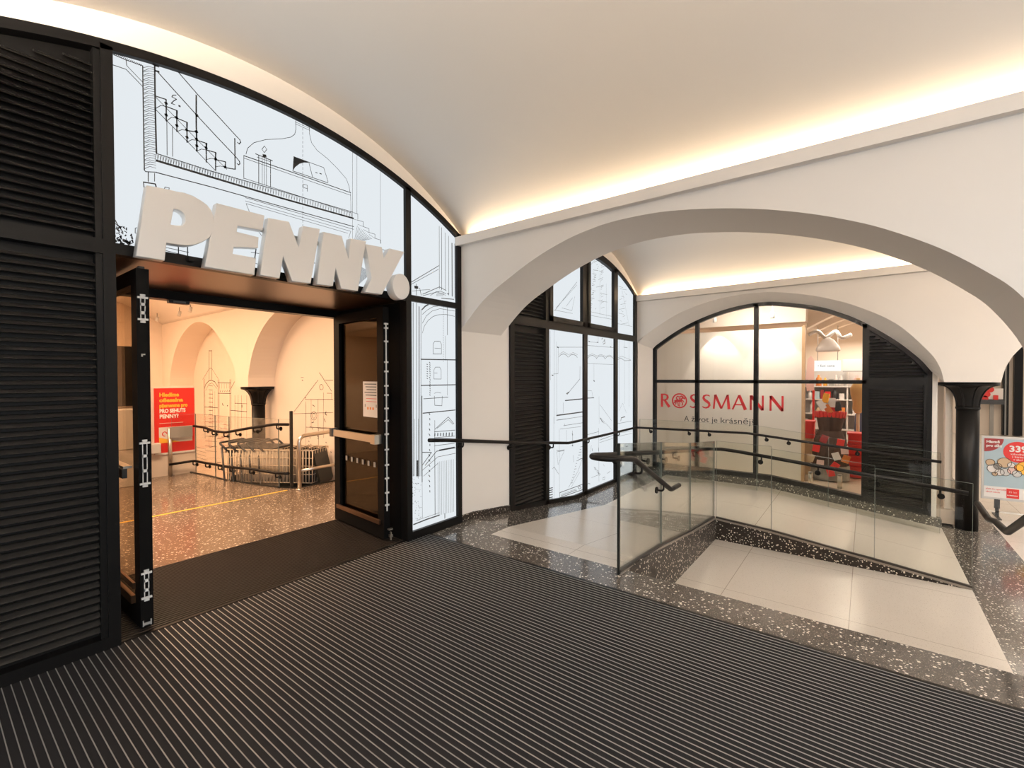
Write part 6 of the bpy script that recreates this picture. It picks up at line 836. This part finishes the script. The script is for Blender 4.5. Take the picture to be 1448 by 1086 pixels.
# promotional display
t=thing('display_stand','brown fabric-covered promotional stand with fringed red basket behind the right pane','display stand',(10.35,.55,-.3))
b=MB(); rot=[(.34*math.cos(a)*(1.15 if abs(math.cos(a))>.5 else 1),.30*math.sin(a)) for a in xs(0,2*PI*23/24,23)]
def loft(b,rings):
    n=len(rings[0]); v=[p for R in rings for p in R]; f=[]
    for i in range(len(rings)-1):
        for k in range(n): f.append((i*n+k,i*n+(k+1)%n,(i+1)*n+(k+1)%n,(i+1)*n+k))
    f+=[tuple(range(n))[::-1],tuple(range((len(rings)-1)*n,len(rings)*n))]; return b.add(v,f)
ring=lambda s,z,w=.0:[(10.35+x*s*.7,.53+y*s*(1+w*math.sin(i*2.1)),z) for i,(x,y) in enumerate(rot)]
loft(b,[ring(.95,-.02,.05),ring(.9,.2,.05),ring(.82,.45,.04),ring(.62,.60)]); b.build('cloth_skirt',MAT['brown_fabric'],t)
b=MB(); loft(b,[ring(1.0,-.28),ring(1.0,-.02)]); b.build('grey_base',MAT['grey'],t)
b=MB(); loft(b,[ring(.55,.58),ring(.60,.66),ring(.72,.86)]); b.build('slatted_basket',MAT['brown_fabric'],t)
b=MB(); 
for i in range(24):
    a=2*PI*i/24; b.obox((10.35+.34*.52*math.cos(a),.53+.225*math.sin(a),.90),(.02*math.cos(a),.02*math.sin(a),0),(-.022*math.sin(a),.022*math.cos(a),0),(.008*math.cos(a),.008*math.sin(a),.045+.012*(i%2)))
b.build('red_fringe',MAT['red'],t)
pts=[(10.1,.72,.30,'red'),(10.12,.66,.02,'pink'),(10.1,.36,.42,'red'),(10.08,.30,.30,'pink'),(10.1,.42,.18,'paper'),(10.12,.28,.14,'orange'),(10.1,.50,-.12,'red'),(10.08,.80,.12,'tan'),(10.05,.60,.48,'dark_red'),(10.12,.44,.0,'red')]
for i,(x,y,z,m) in enumerate(pts):
    b=MB(); a=random.uniform(-.6,.6); b.obox((x-.06,y,z),(.02,0,0),(0,.055*math.cos(a),.055*math.sin(a)),(0,-.065*math.sin(a),.065*math.cos(a))); tag(b.build('gift_package',MAT[m]),'small red or pale package hung on the brown promotional stand','package','packages on the promotional stand')
for i,(y,z,m) in enumerate(((.66,1.08,'white'),(.56,1.0,'orange'),(.50,1.12,'paper'),(.60,1.20,'yellow'),(.42,1.05,'dark_grey'),(.48,.98,'red'))):
    b=MB(); a=random.uniform(-.7,.7); b.obox((10.23+.045*i,y,z),(.012,0,0),(0,.05*math.cos(a),.05*math.sin(a)),(0,-.085*math.sin(a),.085*math.cos(a))); tag(b.build('boxed_toy',MAT[m]),'small boxed item sticking out of the fringed red basket','box','boxes in the fringed basket')
# red crates
for i,z in enumerate((-.29,-.08,.13,.34)):
    t=thing('red_crate',('red plastic crate at the bottom of the stack by the right pane edge','red plastic crate second from the bottom of the stack by the pane edge','red plastic crate third from the bottom of the stack by the pane edge','topmost red plastic crate of the stack by the right pane edge')[i],'crate',(10.85,.14,z),0,'stacked red crates')
    b=MB(); b.box(10.72,.03,z,11.02,.27,z+.17); b.build('crate_body',MAT['red'],t,bevel=.008); b=MB(); b.box(10.705,.015,z+.17,11.035,.285,z+.205); b.build('crate_rim',MAT['red'],t,bevel=.006)
t=thing('red_crate','red open crate on the floor left of the brown promotional stand','crate',(10.7,.95,.2)); MB().box(10.6,.80,.40,10.9,1.06,.72).build('crate_body',MAT['red'],t,bevel=.01); MB().box(10.62,.82,-.3,10.88,1.04,.40).build('crate_plinth',MAT['tan'],t); MB().box(10.585,.79,.70,10.91,1.07,.74).build('crate_rim',MAT['red'],t)
t=thing('bust_form','ochre torso form on a beige post at the right pane edge','mannequin',(11.2,.13,.8)); b=MB(); b.lathe([(.05,.62),(.09,.70),(.085,.82),(.12,.98),(.13,1.1),(.08,1.2),(.035,1.24),(.03,1.3)],(11.2,.13,.27),18); b.build('torso',MAT['gold'],t); MB().lathe([(.03,0),(.03,.95)],(11.2,.13,-.04),10).build('post',MAT['tan'],t); MB().lathe([(.14,0),(.14,.02)],(11.2,.13,-.3),16).build('foot',MAT['tan'],t); MB().lathe([(.03,0),(.03,.3)],(11.2,.13,-.29),10).build('post',MAT['tan'],t)
t=thing('garment','dark blue folded garment hanging at the right pane edge','garment',(11.6,.08,.6)); MB().prism_x([(.02,.35),(.20,.35),(.18,.85),(.04,.88)],11.6,11.64).build('cloth',MAT['jean'],t,bevel=.01); MB().tube([(11.62,.11,.86),(11.62,.11,1.1)],.006,6).build('hanger',MAT['grey'],t)
for i,(y,m) in enumerate(((.62,'steel'),(.20,'steel'))):
    t=thing('security_post',('short steel post on the floor under the brown promotional stand','short steel post in front of the stacked red crates')[i],'post',(9.5,y+.2,-.3)); MB().lathe([(.035,0),(.035,.22)],(9.6,y+.15,-.3),14).build('post_tube',MAT['steel'],t); MB().lathe([(.04,.22),(.03,.235)],(9.6,y+.15,-.3),14).build('post_cap',MAT['grey'],t)
# ---------------------------------------------------------------- hall beyond the right column
b=MB(); b.box(23.9,-9,-.6,24.2,-1,4.0); struct('wall_hall_end',b,MAT['inner_wall'])
b=MB(); b.box(9.9,-1.36,-.6,24,-1.10,4.0) if False else b.box(13.0,-1.15,-.6,24,-.99,4.0); struct('wall_hall_side',b,MAT['inner_wall'])
b=MB(); b.box(9.86,-9,3.3,24.2,-.9,3.5); struct('ceiling_hall',b,MAT['ceiling'])
fr=struct('window_4',MB().box(23.78,-5.2,-.5,23.9,-5.05,2.7),MAT['black'])
for y0,y1 in ((-3.90,-3.85),(-4.00,-3.96),(-4.34,-4.13),(-4.9,-4.7)): MB().box(23.7,y0,-.5,23.9,y1,2.7).build('mullion',MAT['black'],fr)
MB().box(23.8,-3.96,-.5,23.88,-3.90,2.6).build('window_pane',MAT['lightgrey'],fr)
t=thing('red_sign','white panel with red round marks at the hall end, above the price poster stand','sign',(23.5,-3.6,1.0)); MB().box(23.5,-3.83,.78,23.6,-3.45,1.16).build('sign_panel',MAT['paper'],t)
b=MB()
for y,z,r in ((-3.50,1.12,.10),(-3.40,.95,.11),(-3.36,.80,.10)): b.disc((23.48,y,z),(1,0,0),r,.02,20)
b.build('round_mark',MAT['red'],t); MB().box(23.45,-3.70,.76,23.5,-3.58,.92).build('red_panel',MAT['red'],t); MB().box(23.4,-3.85,.60,23.7,-3.2,.76).build('sign_base',MAT['dark_grey'],t); MB().box(23.5,-3.6,-.53,23.6,-3.5,.6).build('support',MAT['grey'],t)
# price poster stand
t=thing('poster_stand','silver framed price poster stand with red circle right of the black column','poster stand',(10.0,-1.85,ZL))
X0=10.0; yl,yr=-1.405,-2.23
def yz(y0,z0,y1,z1,x0,x1): return MB().box(x0,min(y0,y1),z0,x1,max(y0,y1),z1)
yz(yl,-.27,yr,.69,X0,X0+.03).build('frame',MAT['lightgrey'],t,bevel=.006); yz(yl-.03,-.235,yr+.03,.655,X0-.004,X0+.001).build('poster_sheet',MAT['blue'],t)
yz(yl-.03,-.235,yr+.03,-.07,X0-.006,X0-.003).build('poster_footer',MAT['white'],t)
b=MB(); pts=[(-1.435,.655),(-1.64,.655)]+[(-1.435-.205*math.cos(a),.655-.20*math.sin(a)) for a in xs(0,PI/2,10)][1:]; b.add([(X0-.006,y,z) for y,z in pts],[tuple(range(len(pts)))]); b.build('corner_blob',MAT['dark_red'],t,recalc=False)
b=MB(); b.disc((X0-.006,-1.79,.47),(1,0,0),.155,.004,28); pc=b.build('price_circle',MAT['red'],t)
text('price_text','339',.125,MAT['white'],M_face_negX(X0-.010,-1.695,.475),pc,bold=.004); text('price_text','Kč',.06,MAT['white'],M_face_negX(X0-.010,-1.90,.475),pc)
for i,s in enumerate(('výhodná cena','s kartou','v akci')): text('price_text',s,.042,MAT['white'],M_face_negX(X0-.010,-1.71-.015*i,.425-.04*i),pc)
for i,s in enumerate(('Hlavně','pro děti')): text('corner_text',s,.05,MAT['white'],M_face_negX(X0-.010,-1.455,.59-.06*i),t,bold=.002)
text('footer_text','platí do vyprodání',.032,MAT['red'],M_face_negX(X0-.008,-1.455,-.12),t); text('footer_text','všech zásob',.032,MAT['red'],M_face_negX(X0-.008,-1.455,-.165),t)
ls=yz(-1.675,-.225,-1.805,-.085,X0-.009,X0-.005).build('logo_square',MAT['red'],t); text('logo_text','ROSSMANN',.020,MAT['white'],M_face_negX(X0-.0105,-1.682,-.19),ls,bold=.001); text('logo_text','35 let',.038,MAT['pink'],M_face_negX(X0-.0105,-1.695,-.145),ls)
# soft toys printed on the poster
for i,(y,z,r,m) in enumerate(((-1.50,.29,.05,'tan'),(-1.53,.20,.065,'paper'),(-1.58,.24,.045,'grey'),(-1.65,.30,.075,'tan'),(-1.60,.15,.05,'paper'),(-1.66,.16,.055,'lightgrey'),(-1.73,.19,.05,'pink'),(-1.72,.27,.04,'paper'),(-1.80,.24,.05,'orange'),(-1.87,.24,.10,'yellow'),(-1.78,.15,.05,'lightgrey'),(-1.55,.12,.03,'tan'))):
    b=MB(); b.add([(X0-.0055-.0004*i,y+r*math.cos(a)*(1+.15*math.sin(3*a)),z+r*math.sin(a)) for a in xs(0,2*PI*15/16,15)],[tuple(range(16))]); b.build('printed_toy',MAT[m],t,recalc=False)
    b=MB(); stroke(b,[(r*math.cos(a),r*math.sin(a)) for a in xs(0,2*PI,14)],.006,lambda p:(X0-.0108,y+p[0],z+p[1])); b.build('printed_outline',MAT['ink_brown'],t,recalc=False)
for y in (-1.58,-2.05): MB().box(X0+.0,y-.03,-.40,X0+.03,y+.03,-.26).build('stand_clamp',MAT['dark_grey'],t); MB().box(X0-.20,y-.02,-.53,X0+.24,y+.02,-.515).build('foot',MAT['dark_grey'],t); MB().box(X0+.0,y-.02,-.52,X0+.02,y+.02,-.39).build('leg',MAT['dark_grey'],t)
MB().box(X0,-2.15,-.46,X0+.02,-1.45,-.44).build('cross_bar',MAT['steel'],t)
for z in (.0,.1,.4): pass
# ---------------------------------------------------------------- lights
def area(name,loc,rot,sx,sy,e,col):
    la=bpy.data.lights.new(name,'AREA'); la.shape='RECTANGLE'; la.size=sx; la.size_y=sy; la.energy=e; la.color=col
    o=bpy.data.objects.new(name,la); C.objects.link(o); o.location=loc; o.rotation_euler=rot; return o
area('shop_ceiling_light',(1.4,5.8,3.25),(0,0,0),1.8,1.2,INE,(1,.66,.41))
area('shop_ceiling_light',(1.0,8.4,3.25),(0,0,0),2.0,1.4,INE,(1,.66,.41))
area('shop_ceiling_light',(1.0,11.2,3.25),(0,0,0),2.0,1.4,INE,(1,.66,.41))
area('far_shop_light',(9.22,2.1,2.98),(0,math.radians(-22),0),.3,2.8,ROE*1.35,(1,.90,.79))
area('far_shop_light',(11.9,.1,2.57),(0,0,0),1.4,1.4,ROE*.4,(1,.88,.75))
area('far_shop_light',(14.4,.1,2.57),(0,0,0),1.6,1.4,ROE*.6,(1,.88,.75))
area('hall_light',(12.5,-3.2,3.25),(0,0,0),3,2.5,HALE,(1,.86,.70))
area('hall_light',(19,-4.5,3.25),(0,0,0),5,3,HALE*1.5,(1,.86,.70))
# entrance daylight and unseen overhead fill lamps added behind the viewpoint
area('entrance_daylight',(-3.2,-5.5,1.8),(math.radians(82),0,math.radians(-18)),3.6,3.0,DAYE,(.78,.89,1.0))
area('added_hall_fill',(1.66,-4.0,3.55),(math.radians(0),0,0),1.6,2.0,CEE,(1,.86,.72))
area('added_hall_fill',(6.4,-4.2,3.5),(math.radians(8),0,0),2.5,2.0,CEE*3.5,(1,.91,.82))
def pendant(x,y,z,L,label):  # unseen hanging uplight added to brighten the far bay vault
    t=thing('added_uplight',label,'lamp',(x,y,z)); MB().box(x-.06,y-L/2,z-.05,x+.06,y+L/2,z).build('lamp_body',MAT['dark_grey'],t,bevel=.008)
    MB().box(x-.045,y-L/2+.02,z,x+.045,y+L/2-.02,z+.002).build('diffuser',MAT['white_metal'],t)
    for s in (-1,1): MB().tube([(x,y+s*L*.4,z),(x,y+s*L*.4,3.84)],.003,6).build('cable',MAT['dark_grey'],t)
    area('uplight',(x,y,z+.01),(PI,0,0),.09,L-.05,UPE*L,(1,.93,.85))
pendant(6.4,-2.6,2.3,1.8,'long dark pendant uplight added out of view to brighten the far bay vault')
w=bpy.data.worlds.new('world'); bpy.context.scene.world=w; w.use_nodes=True; bg=w.node_tree.nodes['Background']; bg.inputs[0].default_value=(1,.97,.94,1); bg.inputs[1].default_value=WORLD
sc=bpy.context.scene; sc.view_settings.view_transform='Standard'; sc.view_settings.look='None'; sc.view_settings.gamma=1; sc.view_settings.use_curve_mapping=False; sc.view_settings.exposure=EXPO
sc.render.engine='CYCLES'; cy=sc.cycles; cy.use_denoising=True; cy.max_bounces=8; cy.diffuse_bounces=5; cy.glossy_bounces=4; cy.transmission_bounces=4; cy.transparent_max_bounces=24; cy.caustics_reflective=False; cy.caustics_refractive=False; cy.sample_clamp_indirect=6
